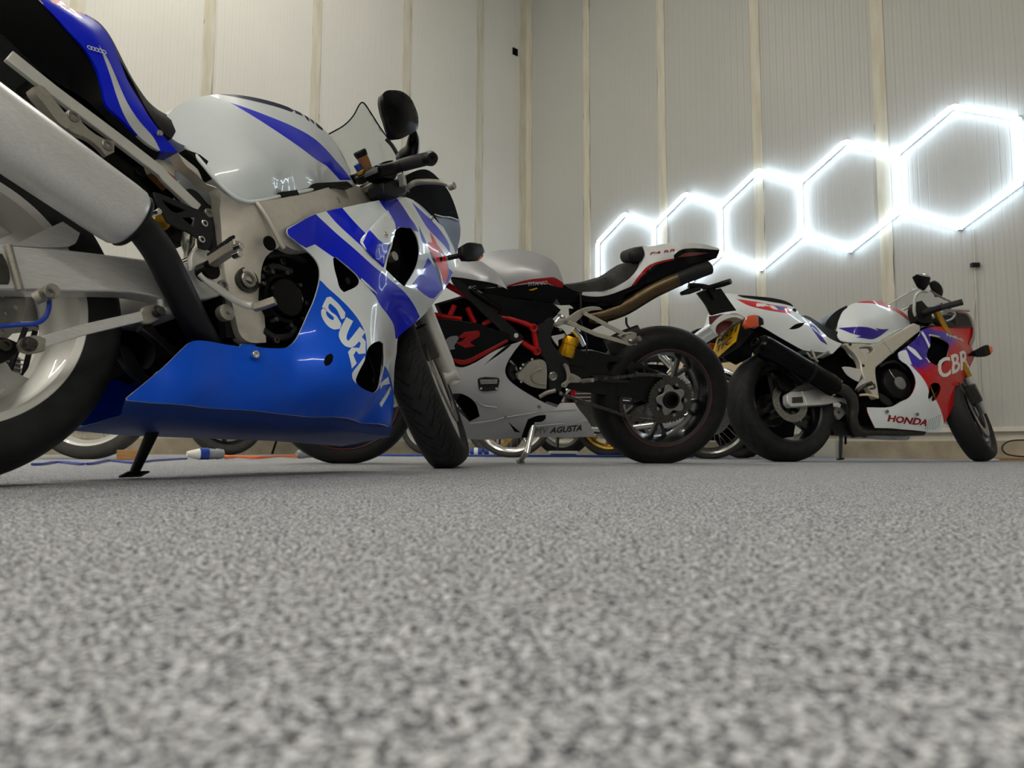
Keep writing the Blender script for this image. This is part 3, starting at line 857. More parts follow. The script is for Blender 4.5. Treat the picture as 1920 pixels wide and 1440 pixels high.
# ---- alloy frame
fr = S.skin('frame', 'z 333,286,15 372,318,16.2 405,350,17.6 440,372,18.8 470,380,19.4 560,366,18.8 655,346,12 670,349,10 700,366,8 712,378,7 735,430,9 700,450,14 620,462,18 560,470,19 530,458,19 500,480,17 491,500,16 489,530,16 492,560,15 497,610,15 499,642,15 470,642,15 452,630,14.5 440,590,14.5 430,550,14.5 422,512,14.5 416,450,14.5 411,392,15.3 385,345,15.4 350,312,15',
       'z 560,410,20.5 620,400,18 470,420,18.5 500,400,20 440,430,16.5 460,500,16.5 460,580,15.8 520,430,20 660,390,13 475,620,15.6', mats=('frame_alloy',), th=.03, step=.03)
S.tube('weld_seam', 'd 725,960,19.9 780,1035,20.6 830,1120,20.9 870,1200,20.9 905,1270,20.8 925,1300,20.6', .0055, 'frame_alloy', fr, sub=8)
S.disc('frame_hole', 'd 822,1265,20.4', .0165, .006, 'black_hole', fr)
S.bolt('frame_bolt', 'd 1335,940,15.8 1040,1100,19.5', .0085, 'cast_alloy', fr)
pv = S.q(zp('e 100,660,16.2')[0])
pvo = mesh_obj('pivot_recess', *g_lathe(pv, AX, [(-.012, .0275), (.001, .0285), (.0015, .026), (-.001, .0255), (-.001, 0)], 40), 'dark_steel', fr)
mesh_obj('pivot_nut', *g_lathe(pv, AX, [(-.01, .019), (.003, .019), (.006, .0165), (.006, .0115), (-.004, .011), (-.004, 0)], 32), 'steel', fr)
S.plate('frame_bracket', 'b 1340,250 1420,215 1480,240 1560,330 1640,380 1680,700 1700,850 1780,1080 1830,1340 1700,1330 1640,900 1590,700 1590,480 1500,380 1400,320', .128, .02, 'charcoal', bevel=.003)
S.bolt('bracket_bolt', 'b 1570,395,15.2', .010, 'steel')
# ---- fuel tank
tk = S.skin('fuel_tank', 'd 20,330,9 60,300,9 120,240,9 250,182,9 400,150,9 560,150,9 760,182,9 950,238,9 1100,312,8.5 1230,410,8 1330,530,7.5 1400,660,7 1448,790,7.5 1450,828,9 1240,832,13 1040,868,16 900,898,17.5 720,938,18.5 620,930,18.5 540,888,18 420,770,17 320,640,15.5 220,550,14 120,500,12.5 40,430,10.5',
       'd 560,480,17.5 800,560,18.5 400,400,14.5 1150,600,15 1000,520,17 800,330,14.5 1050,420,13 1260,620,12 600,700,19.5 860,760,20 1100,760,17 500,640,17.5 350,300,12.5 560,230,12.5 1200,500,11.5 1350,700,9.5',
       mats=('white_paint', 'deep_blue', 'navy'), mode='closed', step=.018,
       regions=[('d 525,208 640,245 800,305 1000,388 1150,472 1250,560 1330,650 1400,730 1442,787 1350,790 1300,735 1250,685 1170,635 1060,553 900,442 700,312', 1),
                ('d 400,140 560,138 760,170 930,222 1010,268 990,280 900,248 700,196 560,166', 2),
                ('d 1010,262 1060,285 1075,310 1020,288', 2), ('d 1085,300 1110,312 1130,350 1108,338', 2), ('d 1125,318 1150,335 1165,372 1140,350', 2), ('d 1170,350 1225,400 1225,420 1180,385', 2)], th=.01)
S.tube('tank_lip', 'd 190,540,14.5 260,600,15.5 330,680,16.8 430,800,18 540,905,19 620,945,19.4 720,952,19.5 900,912,18.4 1040,884,17 1240,845,14 1400,832,11.5 1450,826,9.4', .0048, 'white_paint', tk, sub=8)
S.plate('tank_pad', 'd 900,880 1030,862 1050,900 925,925', .192, .02, 'satin_black', tk)
S.plate('tank_seal', 'd 190,560 330,700 520,920 620,975 720,975 1250,855 1450,840 1400,800 700,900 300,600', .160, .03, 'satin_black', tk)
# ---- seat, tail
tl = S.skin('tail_fairing', 'a 330,-60,9 420,-20,8.5 520,60,9 640,110,9 740,180,9.5 810,260,10 885,420,10.5 955,600,11 1050,760,12 1120,880,13 1190,970,13.5 1335,1142,13.5 1200,1132,13 1010,992,13 900,885,13 800,785,13 765,650,13 722,500,13 640,372,12.5 500,222,12 400,110,11.5 300,10,11 240,-60,10.5',
       'a 850,560,13.5 700,300,13 1000,850,14.3 500,120,12', mats=('deep_blue', 'light_grey', 'red_paint', 'gloss_black'), mode='closed', step=.02,
       regions=[('a 740,335 800,425 850,530 900,650 960,780 1050,915 1150,1030 1203,1130 1165,1125 1010,985 935,870 875,720 825,560 775,420', 1), ('a 360,-30 540,-30 620,60 670,112 600,98 500,52 400,20', 2),
                ('a 250,-20 300,0 330,32 290,20', 1)])
S.skin('tail_lower', 'a -400,-200,10 240,-60,10 300,10,11 400,110,11.2 500,222,11.7 640,372,12 722,500,12.3 765,650,12.5 800,785,12.5 900,885,12.5 1010,992,12.5 1200,1132,12.5 1180,1190,12 1000,1080,11.5 800,900,11.5 600,720,11 400,600,11 250,480,11 0,250,11 -400,0,11', '', mats=('gloss_black',), mode='closed', step=.04)
S.skin('seat', 'a 640,105,4 740,165,4 800,230,4.5 870,350,5 930,470,6 1000,600,7 1100,745,8 1180,820,8 1255,862,8.5 1340,915,9 1388,990,9.5 1392,1055,10 1350,1080,11 1240,1010,12 1180,940,12 1100,820,11.5 1000,620,10.5 930,500,10 860,380,9.5 780,250,9 700,170,7',
       'a 1250,940,12.5 1050,700,10', mats=('seat_vinyl',), mode='closed', step=.03)
mb = MB()
for i in range(5):
    P = S.pts('a %d,%d,13.1' % (672+27*i, 357+8*i))[0]; rg = [P+Vector((math.cos(t)*.0042, 0, math.sin(t)*.0034)) for t in [2*PI*k/14 for k in range(14)]]
    mb.add(*g_sweep(rg, .0009, 5, closed=True))
mb.build('ring_mark', 'white_paint', tl)
S.bolt('tail_bolt', 'a 1205,995,14.4', .006, 'chrome', tl)
rail = mesh_obj('subframe_rail', *box_sweep(S.pts('a 60,420,12 400,690,12.5 860,1030,13 1200,1290,13.3 b 1230,130,13.5 1480,370,14'), .012, .024, (0, 0, 1)), 'wheel_silver', r, bevel=.002)
S.plate('subframe_plate', 'a 250,560 420,640 760,820 860,960 1330,1400 1300,1500 b 1450,450 1380,640 1100,500 900,150 500,-100 a 450,900 240,700', .085, .06, 'gloss_black')
pb = S.plate('pillion_bracket', 'a 480,860 520,820 590,850 620,920 780,1040 860,1060 860,1140 800,1170 760,1120 660,1040 560,1000 500,950', .145, .012, 'cast_alloy', bevel=.003)
S.plate('pillion_peg', 'a 245,655 290,638 330,650 400,740 510,880 540,940 500,965 440,920 340,790 260,690', .165, .022, 'cast_alloy', pb, bevel=.004)
S.bolt('bolt', 'a 555,868,14.8 812,1085,14.8', .0105, 'steel', pb)
S.disc('grommet', 'a 1045,1290,11', .010, .012, 'satin_black')
S.plate('fluid_reservoir', 'a 1130,1210 1180,1190 1350,1250 1320,1290 1325,1390 1150,1270', .11, .035, 'cloudy_plastic', bevel=.003)
S.plate('reservoir_fluid', 'a 1160,1280 1210,1250 1320,1330 1318,1372 1280,1400', .113, .03, 'brown_fluid')
S.bolt('reservoir_bolt', 'a 1340,1362,12.5', .006, 'chrome')
# ---- exhaust
end = S.q((247, 414, .20)); far = S.q((-170, 122, .215)); d = (end-far).normalized(); L_ = (end-far).length
pr = [(0, 0), (0, .040), (.004, .052), (.015, .0585), (L_-.03, .0585), (L_-.012, .0575), (L_-.004, .053), (L_, .048), (L_, 0)]
mu = mesh_obj('muffler', *g_lathe(far, d, pr, 72), 'brushed', r)
mesh_obj('muffler_band', *g_lathe(far+d*(L_-.004), d, [(0, .0535), (.004, .0545), (.009, .0515), (.009, .03), (0, .03)], 72), 'satin_black', mu)
S.disc('muffler_nut', 'b 1172,395,20 1092,598,20', .006, .02, 'chrome', mu)
S.tube('exhaust_pipe', 'b 1000,440,20 1090,545,19.5 1200,700,18.5 1320,940,16.5 1425,1150,14 1520,1320,11 1600,1450,8', [.026, .0285, .0295, .0295, .029, .028, .028], 'pipe_black', sub=8, seg=32)
# ---- swingarm, torque arm
sw = S.plate('swingarm', 'b -260,620 40,632 100,642 400,662 700,695 1100,745 1500,790 1700,830 1750,900 1700,990 1500,1050 1250,1040 1100,1012 960,992 500,985 180,978 0,972 -260,960', .135, .045, 'brushed', both=True, bevel=.004)
S.plate('swingarm_brace', 'b 100,640 260,560 470,462 600,548 580,600 560,630 420,655 300,655', .115, .03, 'brushed', sw, bevel=.004)
mb = MB(); mb.add(*g_box(S.loc(.36, 0, .36), (.06, .26, .09))); mb.build('swingarm_bridge', 'brushed', sw, bevel=.01)
S.tube('weld_bead', 'b 60,640,13.8 85,740,13.8 115,850,13.8 150,975,13.8', .006, 'cast_alloy', sw, sub=4)
S.plate('axle_slot', 'b -200,690 20,700 60,780 80,880 70,930 -200,930', .138, .006, 'dark_steel', sw, bevel=.002)
ta = mesh_obj('torque_arm', *box_sweep(S.pts('c 255,345,15 600,240,15 1120,120,14.5'), .008, .019, (0, 0, 1)), 'brushed', r, bevel=.0015)
S.plate('arm_end', 'c 150,340 170,300 250,275 300,280 345,300 340,390 230,408 170,390', .155, .012, 'cast_alloy', ta, bevel=.003)
S.plate('arm_end', 'c 1050,100 1080,60 1190,50 1230,80 1215,140 1130,185 1075,185', .150, .012, 'cast_alloy', ta, bevel=.003)
S.disc('arm_bolt', 'c 220,342,16.5 1190,98,16', .0085, .02, 'dark_steel', ta)
S.disc('arm_washer', 'c 215,342,15.8 1188,98,15.4', .0125, .004, 'dark_steel', ta)
S.tube('brake_hose', 'c -60,212,14 60,203,14 130,196,14.5 250,190,15 330,150,15 365,80,15 370,0,15 370,-40,15', .0038, 'blue_hose', sub=8)
S.disc('hose_union', 'b 372,992,16.4', .0125, .022, 'cast_alloy'); S.bolt('union_bolt', 'b 376,992,18', .009, 'steel')
S.tube('hose_stub', 'b 260,1040,14 330,1010,15', .011, 'cast_alloy')
# ---- shock linkage and other dark parts between wheel and fairing
S.plate('linkage_plate', 'c 1080,170 1140,190 1200,260 1420,430 1400,480 1320,440 1180,320 1060,230', .06, .02, 'dark_steel', bevel=.003)
S.plate('linkage_arm', 'c 880,330 960,360 1100,560 1200,640 1180,700 1000,560 900,400', .03, .02, 'satin_black', bevel=.003)
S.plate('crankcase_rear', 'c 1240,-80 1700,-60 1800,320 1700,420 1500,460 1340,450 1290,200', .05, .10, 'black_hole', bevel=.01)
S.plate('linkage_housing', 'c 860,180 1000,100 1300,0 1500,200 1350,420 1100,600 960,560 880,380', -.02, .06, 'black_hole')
S.tube('hanger_spring', 'c 1100,420,2 1250,440,2 1350,430,2', [.03, .034, .03], 'satin_black', seg=16)
hg = S.plate('heel_guard', 'b 1150,238 1190,248 1460,360 1540,395 1592,475 1582,640 1550,676 1490,655 1482,585 1410,540 1262,470 1235,425 1180,330', .165, .005, 'charcoal', holes=('b 1215,300 1300,335 1392,378 1330,396 1285,380', 'b 1368,432 1470,425 1458,500 1420,478'), bevel=.0015, sub=2)
S.bolt('bolt', 'b 1540,473,16.9 1518,594,16.9', .0075, 'chrome', hg)
S.plate('peg_bracket', 'b 1440,700 1500,640 1640,720 1560,760 1440,830', .15, .012, 'wheel_silver', bevel=.002)
S.tube('shock_rod', 'b 1415,560,12 1400,700,12 1400,830,12', [.014, .014, .006, .006, .009], 'steel')
S.disc('shock_clevis', 'b 1405,760,12.5', .008, .02, 'chrome')
S.disc('master_cylinder', 'b 1185,470,12', .018, .03, 'gold_alloy')
fp = mesh_obj('foot_peg', *box_sweep(S.pts('b 1580,770,18 1700,690,22 1790,640,26'), .020, .022, (0, 0, 1)), 'cast_alloy', r, bevel=.003)
mb = MB()
for i in range(9):
    P = S.q((395+i*5.0, 487-3.7*i, .18+.007*i)); mb.add(*g_box(P+Vector((0, 0, .013)), (.004, .016, .006)))
mb.build('peg_teeth', 'charcoal', fp, smooth=0)
S.disc('peg_slider', 'b 1790,650,27 1780,710,27', .007, .02, 'chrome', fp); S.disc('peg_pivot', 'b 1555,835,17', .020, .03, 'gloss_black', fp)
bp_ = S.tube('brake_pedal', 'b 1500,850,17 1570,915,17.5 1700,1010,18 1830,1080,19 1900,1092,20', .0055, 'wheel_silver', ry=.009)
S.bolt('bolt', 'b 1680,935,17.5', .0115, 'steel')
mesh_obj('pedal_tip', *box_sweep(S.pts('e 140,868,20 220,845,22 305,815,24'), .018, .016, (0, 0, 1)), 'cast_alloy', r, bevel=.002)
S.lathe('frame_slider', (415.5, 589, .15), [(0, 0), (0, .016), (.006, .0175), (.018, .0175), (.020, .014), (.020, .006), (.027, .005), (.027, 0)], 'cast_alloy')
# ---- fairing
FA = 'e 403,268,21.3 600,170,21.8 680,146,21 800,120,19.5 1070,64,17 1200,40,14 1285,40,12 1335,58,11 1430,108,9 1505,172,8 1565,262,7 1620,370,6 1655,455,6 1660,540,6 1640,610,6.5 1600,680,8 1560,745,9 1500,822,11 1420,920,13 1330,1000,15 1240,1075,16 f 1224,220,16 1215,320,16 1200,420,16 1192,600,15.5 1184,800,14 1160,880,13 950,852,13 600,810,14 250,772,15 c 1920,840,15 1500,812,15 1200,785,15 960,762,14.5 950,745,14.5 1150,580,15 1380,365,15.5 1430,325,15.5 1500,314,15.5 1700,345,15.5 1795,362,15.5 1812,338,15.5 1920,345,15.5 f 40,262,16 150,270,16.5 300,292,17 390,285,17.5 450,240,18 500,150,18.5 560,15,19.5 e 590,830,20 625,720,20.5 640,640,21 632,550,21 590,485,20.5 520,420,21 440,352,21.3 405,325,21.3 396,295,21.3'
FC_ = 'e 850,400,23 1000,600,24 900,300,22.5 750,650,22.5 900,900,23.5 1100,900,22.5 1200,750,21.5 1380,640,16 1400,400,14.5 1440,300,12.5 1300,140,15.5 1150,200,19 1480,560,12 1550,450,9.5 1100,700,23.5 f 800,200,23 600,300,21 700,600,22 1000,700,20 400,500,18.5 200,400,18 1100,820,15.5 700,760,17.5 300,680,17 c 1500,550,17 1300,650,16.5 1500,720,16.8'
fa = S.skin('side_fairing', FA, FC_, mats=('white_paint', 'mid_blue', 'deep_blue', 'orange_red', 'gloss_black', 'black_hole'), mode='both', step=.018, sub=4, lam=3e-5,
   holes=('e 738,498 760,486 850,560 935,648 938,680 925,700 820,752 790,722 768,650 745,560', 'e 1200,300 1232,268 1330,270 1368,340 1386,440 1368,545 1330,622 1272,712 1230,678 1130,580 1150,480 1180,400',
          'f 1045,250 1085,238 1112,258 1115,400 1095,520 1070,600 1040,628 980,605 930,570 908,530 930,470 975,380 1000,290'),
   regions=[('e 560,640 640,662 700,720 780,790 860,870 930,960 975,1050 988,1130 990,1230 1060,1290 f 1112,425 1150,480 1178,560 1196,640 1260,640 1240,960 900,960 0,900 c 900,850 850,700 1300,300 1500,270 1920,300 f 300,240 420,220 e 500,900 580,740', 1),
            ('e 380,290 600,160 602,392 535,420 430,350', 2),
            ('e 600,160 760,308 900,428 1040,556 1160,656 1280,760 1340,840 1390,935 1250,1100 1205,1100 1190,1000 1150,930 1090,850 1050,775 940,655 850,558 740,488 601,392', 2),
            ('e 680,138 800,112 900,228 1000,328 1080,398 1155,430 1115,570 1000,452 880,342 760,230', 2),
            ('e 1075,52 1205,30 1262,110 1320,200 1350,240 1380,300 1340,290 1230,262 1195,300 1150,430 1110,565 1120,440 1150,300 1145,150 1120,120', 2),
            ('e 1330,690 1400,600 1450,492 1505,562 1540,640 1565,725 1495,800 1460,792', 2),
            ('e 1330,75 1430,165 1540,278 1610,390 1620,460 1575,400 1450,272 1385,168', 2),
            ('e 1380,250 1440,380 1430,410 1400,350', 2),
            ('e 1560,640 1600,560 1640,600 1600,690 1570,690', 2),
            ('e 1450,375 1515,382 1565,450 1605,545 1604,620 1578,695 1545,600 1500,500 1455,425', 3), ('e 1462,292 1490,330 1520,385 1485,380', 3),
            ('e 1462,446 1480,452 1532,570 1562,700 1548,692 1515,590', 4), ('e 1530,420 1560,500 1552,540 1535,480', 4),
            # lettering S U Z U K I
            ('e 655,862 690,790 720,785 780,840 830,905 826,945 800,955 792,935 765,880 722,838 706,842 702,870 725,900 760,925 800,990 790,1025 745,1030 700,1005 652,930 648,890 668,865 688,885 686,912 712,950 740,962 745,940 700,900', 0),
            ('e 838,938 888,968 842,1070 838,1100 852,1118 880,1085 938,1010 978,1052 905,1150 870,1168 825,1152 782,1085 784,1050', 0),
            ('e 932,1062 982,1122 980,1210 930,1215 910,1190 890,1225 915,1285 878,1325 850,1200 880,1165 935,1170 945,1135 920,1105', 0),
            ('f 975,350 975,380 930,470 908,530 912,560 885,520 882,480 925,420', 0),
            ('f 1145,508 1160,560 1110,570 1090,600 1085,560', 0), ('f 1162,575 1175,600 1100,735 1085,708', 0),
            ('f 690,345 725,330 740,350 735,385 705,420 680,425 670,400 675,370', 5)])
fin = S.sheet('duct_fin', 'e 930,372,22.8 1000,290,22.4 1145,138,20.6 1203,255,20.2 1192,330,20.7 1152,430,22 1115,562,23.6 1070,520,23.7', 'e 1070,380,24.4', ('white_paint', 'deep_blue'), .004, 8, regions=[('e 960,380 1005,282 1110,385 1205,400 1160,600 1040,520', 1)], parent=fa)
S.bolt('fairing_bolt', 'f 165,335,18.6', .0085, 'chrome', fa); S.bolt('fairing_bolt', 'e 1137,318,23 1483,192,10', .0085, 'chrome', fa); S.bolt('fairing_bolt', 'f 1170,728,15.4', .005, 'chrome', fa)
S.tube('vent_lip', 'e 940,655,23.5 1000,705,24 1070,762,24', [.005, .004, .001], 'white_paint', fa)
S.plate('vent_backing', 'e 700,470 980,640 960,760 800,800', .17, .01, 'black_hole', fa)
S.disc('inner_bolt', 'e 845,668,17.4', .009, .006, 'dark_steel', fa)
S.disc('inner_bolt', 'e 1175,490,14', .014, .03, 'cast_alloy', fa)
# radiator hoses seen in the lower vent
S.tube('wire_loom', 'f 1000,350,13 1030,440,13 1045,500,13', .003, 'rubber_hose', fa); S.plate('wire_plug', 'f 1030,490 1055,490 1050,560 1060,600 1040,600 1030,550', .13, .01, 'gold_alloy', fa)
# belly underside
A = [S.q(p) for p in zp('z 236,749,13 330,758,13.5 480,770,14 620,782,13.5 737,800,12')]
B2 = [S.q(p) for p in zp('c 1330,885,9 z 400,790,9.5 500,797,9.5 620,798,9.5 722,803,9')]
B2[0] = S.q(zp('z 262,770,8')[0]); V = []; Fc_ = []
for p, q in zip(A, B2):
    q = Vector((p.x+.02, q.y, p.z-.022)); V += [p, q, Vector((q.x, -q.y, q.z)), Vector((p.x, -p.y, p.z))]
for i in range(len(A)-1):
    for k in range(3): Fc_.append((i*4+k, i*4+k+1, (i+1)*4+k+1, (i+1)*4+k))
bl = mesh_obj('belly_pan', V, Fc_, 'belly_blue', r); md = bl.modifiers.new('s', 'SOLIDIFY'); md.thickness = .003
# ---- nose cowl, screen, mirror, indicator
S.skin('nose_cowl', 'z 740,352,8 775,322,9 800,318,9 822,334,8 842,360,7 856,395,6 863,425,5 862,450,4.5 855,478,4 846,470,5 830,432,7 812,405,9 790,382,10.5 760,370,11', 'z 820,380,9', mats=('black_hole', 'navy'), mode='closed', step=.03,
       regions=[('e 1500,168 1580,182 1690,215 1700,330 1670,480 1600,420 1550,260', 1)])
S.tube('cowl_edge', 'e 1500,168,9.2 1560,185,8.6 1620,190,7.5 1690,215,6', .002, 'white_paint')
ws = S.sheet('windscreen', 'd 1262,448,7 1380,380,7.5 1450,308,8 1498,222,8.5 1530,214,9 1580,285,9.5 1650,395,10 1740,525,10.5 1800,650,11 1830,800,11 1650,820,10 1500,800,9 1430,720,8 1340,560,7.5', 'd 1500,450,10 1600,600,11', 'clear_screen', .003, 10)
S.tube('screen_edge', 'd 1262,448,7 1380,380,7.5 1450,308,8 1498,222,8.5 1530,214,9 1580,285,9.5 1650,395,10 1740,525,10.5 1800,650,11 1830,800,11', .0022, 'gloss_black', ws, sub=6)
mi = S.sheet('mirror', 'o 374,130,32 400,103,32 560,100,32.5 640,125,33 712,185,33 768,290,33 805,400,33 810,480,33 795,560,32.5 700,628,32 560,700,31.5 520,695,31.5 475,620,31.5 406,430,31.5 380,350,31.5', 'o 600,350,33.4 620,500,33 500,250,32.8 700,400,33.6', 'gloss_black', .022, 6)
S.tube('mirror_stem', 'o 790,575,30 790,700,28 770,830,24 700,900,20 640,940,17', [.008, .017, .022, .024, .02], 'gloss_black', mi, sub=6, seg=16)
S.tube('mirror_strut', 'o 440,690,12 520,780,13 600,920,14', .006, 'satin_black', mi)
S.tube('indicator_stem', 'e 1600,495,8 1680,478,11 1720,465,13', .009, 'satin_black')
ind = S.sheet('indicator', 'e 1690,412,14.5 1730,396,15 1830,400,16 1850,450,16 1840,488,16 1800,518,15.5 1720,515,14.8 1695,480,14.5', 'e 1770,450,16', ('satin_black', 'amber'), .026, 4, regions=[('e 1862,445 1862,520 1800,534 1806,504 1836,478', 1)])
# ---- handlebar group
hb = S.tube('handlebar', 'o 330,1110,19 520,1070,21 660,1020,24 800,985,27 960,945,31', .0175, 'satin_black', seg=20)
S.tube('grip', 'o 660,1022,24 800,985,27.5 960,945,31', .0185, 'rubber_hose', hb, seg=20)
S.lathe('bar_end', (660+1010*.1458, 160+940*.1458, .335), [(-.02, 0), (-.02, .019), (.0, .021), (.02, .015), (.02, .006), (.014, 0)], 'satin_black', hb, ax=(S.pts('o 1060,920,36')[0]-S.pts('o 960,945,31')[0]))
S.plate('switchgear', 'o 340,1040 400,985 520,960 570,1000 600,1100 560,1200 420,1180 330,1120', .20, .05, 'satin_black', hb, bevel=.006)
S.tube('brake_lever', 'o 700,1330,22 760,1280,24 840,1245,26 980,1238,30 1140,1250,34 1240,1280,37 1285,1300,38', [.007, .008, .0085, .008, .007, .006, .009], 'cast_alloy', hb, seg=14)
S.disc('lever_tip', 'o 1285,1298,38', .010, .018, 'cast_alloy', hb)
S.plate('lever_clamp', 'o 560,1200 680,1240 740,1300 700,1400 560,1440 420,1400 400,1240', .20, .06, 'satin_black', hb, bevel=.01)
S.plate('lever_perch', 'o 650,1120 690,1180 710,1290 660,1280', .215, .02, 'wheel_silver', hb, bevel=.002)
ft = MB()
P0 = S.q(zp('o 170,1170,11')[0]); P1 = S.q(zp('o 330,1440,11')[0]); dd = (P0-P1).normalized()
S.tube('fork_top_tube', 'o 190,1220,11 330,1440,11 560,1700,10', .022, 'chrome', seg=24)
tc_ = mesh_obj('triple_clamp', *g_cyl(P0, dd, .032, .022, 32, .003), 'satin_black', r)
mesh_obj('clamp_collar', *g_cyl(P0-dd*.028, dd, .034, .02, 32, .003), 'cast_alloy', tc_)
S.plate('clamp_bridge', 'o -200,1190 60,1130 250,1100 290,1180 60,1260 -150,1300', .08, .12, 'satin_black', tc_, bevel=.004)
P2 = S.q(zp('o 90,1050,11')[0]); mesh_obj('preload_adjuster', *g_cyl(P2, dd, .0125, .02, 12, .001), 'blue_tape', tc_)
mesh_obj('adjuster_collar', *g_cyl(P2-dd*.014, dd, .018, .010, 24, .001), 'gold_alloy', tc_)
P3 = S.q(zp('o 150,960,13')[0]); mesh_obj('fluid_cup', *g_lathe(P3, dd+Vector((.1, 0, .1)), [(-.035, 0), (-.035, .012), (.0, .0165), (.014, .0165), (.014, 0)], 28), 'brown_fluid', r)
mesh_obj('cup_cap', *g_lathe(P3+(dd+Vector((.1, 0, .1))).normalized()*.020, dd+Vector((.1, 0, .1)), [(-.010, .018), (.004, .020), (.008, .017), (.008, 0)], 12), 'satin_black', r)
for i, tx in enumerate(('o 260,1080,12 360,1060,15 400,1150,17 380,1300,14', 'o 240,1150,9 340,1240,9 420,1330,9 470,1440,8', 'o 650,1440,12 700,1350,16 740,1380,18')):
    S.tube('control_cable', tx, .004, 'rubber_hose')
# ---- side stand, on the far side
g0 = S.Mx.inverted() @ ground(252, 897); g1 = S.q(zp('p 1045,215,-4')[0])
st = mesh_obj('side_stand', *g_sweep([g1, g0+Vector((0, 0, .012))], [.014, .010], 12), 'satin_black', r)
mesh_obj('stand_foot', *g_box(g0+Vector((0, 0, .009)), (.05, .035, .005), Matrix.Rotation(-.155, 3, 'X')), 'satin_black', st, bevel=.002)
# ================================================================ silver and black motorcycle, left side towards us
def simple_front(B, wb, trail, R, W, kind, tm, rm, delta, disc_m='steel', slider='satin_black', tube='gold_alloy', rot=0.3, off=.103, cal='dark_steel', guard=None, usd=True, ex=(0, 0, 0)):
    r = B.root; c = B.loc(wb, 0, R-.002); AXb = (0, -B.side, 0); out = []
    w = wheel('front_wheel', r, c, AXb, R, W, .2185, .09, tm, rm, kind, rot=rot)
    for sg in (1, -1): add_disc('brake_disc', c, AXb, .062*sg, .11, .158, disc_m, w, 30)
    out.append(w)
    for sg in (1, -1):
        A = c+Vector((0, sg*off, 0))
        out.append(mesh_obj('fork_slider', *g_sweep([A-axd*.02, A+axd*.04, A+axd*.22], [.022, .026, .026], 16), slider, r))
        out.append(mesh_obj('fork_tube', *g_sweep([A+axd*.20, A+axd*.66], .024 if usd else .02, 16), tube, r))
        out.append(mesh_obj('front_caliper', *g_box(A+axd*.10+Vector((-.05, -sg*.01, 0)), (.05, .06, .11), Matrix.Rotation(-RAKE, 3, 'Y')), cal, r, bevel=.006))
    if guard:
        ar = []
        for j in range(9):
            la = -.065+.13*j/8
            ar.append([c+Vector((0, la, 0))+Vector((math.cos(a), 0, math.sin(a)))*(R+.022-2*abs(la)**1.6) for a in [math.radians(30+125*i/14) for i in range(15)]])
        V = [p for row in ar for p in row]; Fq = [(j*15+i, j*15+i+1, (j+1)*15+i+1, (j+1)*15+i) for j in range(8) for i in range(14)]
        mg = mesh_obj('front_mudguard', V, Fq, guard, r); md = mg.modifiers.new('s', 'SOLIDIFY'); md.thickness = .003; out.append(mg)
    apply(out, steer_mat(wb, trail, delta, *ex)); return w
M = Bike('sport_motorcycle', .6745, 3.3882, -1.7909, .2288, -1, 'silver and black sport motorcycle with red frame tubes, in the middle of the row')
r = M.root; AXM = (0, 1, 0)
c = M.loc(0, 0, .325)
rw2 = wheel('rear_wheel', r, c, AXM, .327, .200, .2185, .155, 'rubber_sport', 'wheel_black', 'y5', rot=.35)
mesh_obj('rim_stripe', *g_lathe(c, AXM, [(.0785, .2235), (.0795, .2255), (.0795, .2285), (.0785, .2290)], 80, True), 'maroon', rw2)
add_disc('brake_disc', c, AXM, -.085, .06, .11, 'steel', rw2, 24)
# sprocket with teeth, hub star, chain
X0, Y0, D0 = basis(AXM)
po = []
NT = 41
for i in range(NT*4):
    a = 2*PI*i/(NT*4); rr = (.101, .107, .107, .101)[i % 4]; po.append((rr*math.cos(a), rr*math.sin(a)))
mb = MB(); hl = [circ2(0, 0, .066, 40)]
wplate(mb, c, AXM, X0, po, .006, .115, hl); sp_ = mb.build('sprocket', 'dark_steel', rw2, smooth=30)
st5 = []
for i in range(60):
    a = 2*PI*i/60; rr = .062+.012*math.cos(5*a); st5.append((rr*math.cos(a), rr*math.sin(a)))
mb = MB(); wplate(mb, c, AXM, X0, st5, .02, .118, [circ2(0, 0, .03, 24)]); mb.build('hub_star', 'steel', rw2, bevel=.003)
mesh_obj('hub_nut', *g_lathe(c, AXM, [(.09, .040), (.132, .040), (.138, .036), (.138, .028), (.10, .026), (.10, 0)], 32), 'satin_black', rw2)
for i in range(5):
    a = 2*PI*(i+.5)/5; mesh_obj('bolt', *g_cyl(c+D0*.122+(X0*math.cos(a)+Y0*math.sin(a))*.072, AXM, .008, .014, 8, .001), 'steel', rw2)
def chain(P, m='dark_steel'):
    mb = MB(); P = catmull(P, 30); acc = 0; last = P[0]; k = 0
    for p in P[1:]:
        acc += (p-last).length; last = p
        if acc > .0155:
            acc = 0; k += 1
            t = (p-P[max(0, P.index(p)-3)]).normalized()
            mb.add(*box_sweep([p-t*.009, p+t*.009], .011 if k % 2 else .018, .014, (0, 0, 1)))
    return mb.build('chain', m, r, smooth=0)
chain([c+D0*.115+Vector((.0, 0, -.103)), M.q(zp('j 700,930,11')[0]), M.q(zp('j 450,850,11')[0]), M.q(zp('j 200,770,10.5')[0]), M.q(zp('j -60,680,10')[0])])
chain([c+D0*.115+Vector((.0, 0, .103)), M.q(zp('j 800,490,11')[0]), M.q(zp('j 500,520,11')[0]), M.q(zp('j 0,560,10')[0])])
fwm = simple_front(M, 1.43, .10, .300, .122, 'y5', 'rubber_plain', 'wheel_black', -.0, slider='satin_black', tube='gold_alloy', guard='pearl_silver', rot=.5)
cfm = M.loc(1.43, 0, .298); mesh_obj('rim_stripe', *g_lathe(cfm, AXM, [(.0485, .2225), (.0500, .2245), (.0500, .2280), (.0485, .2290)], 80, True), 'maroon', fwm)
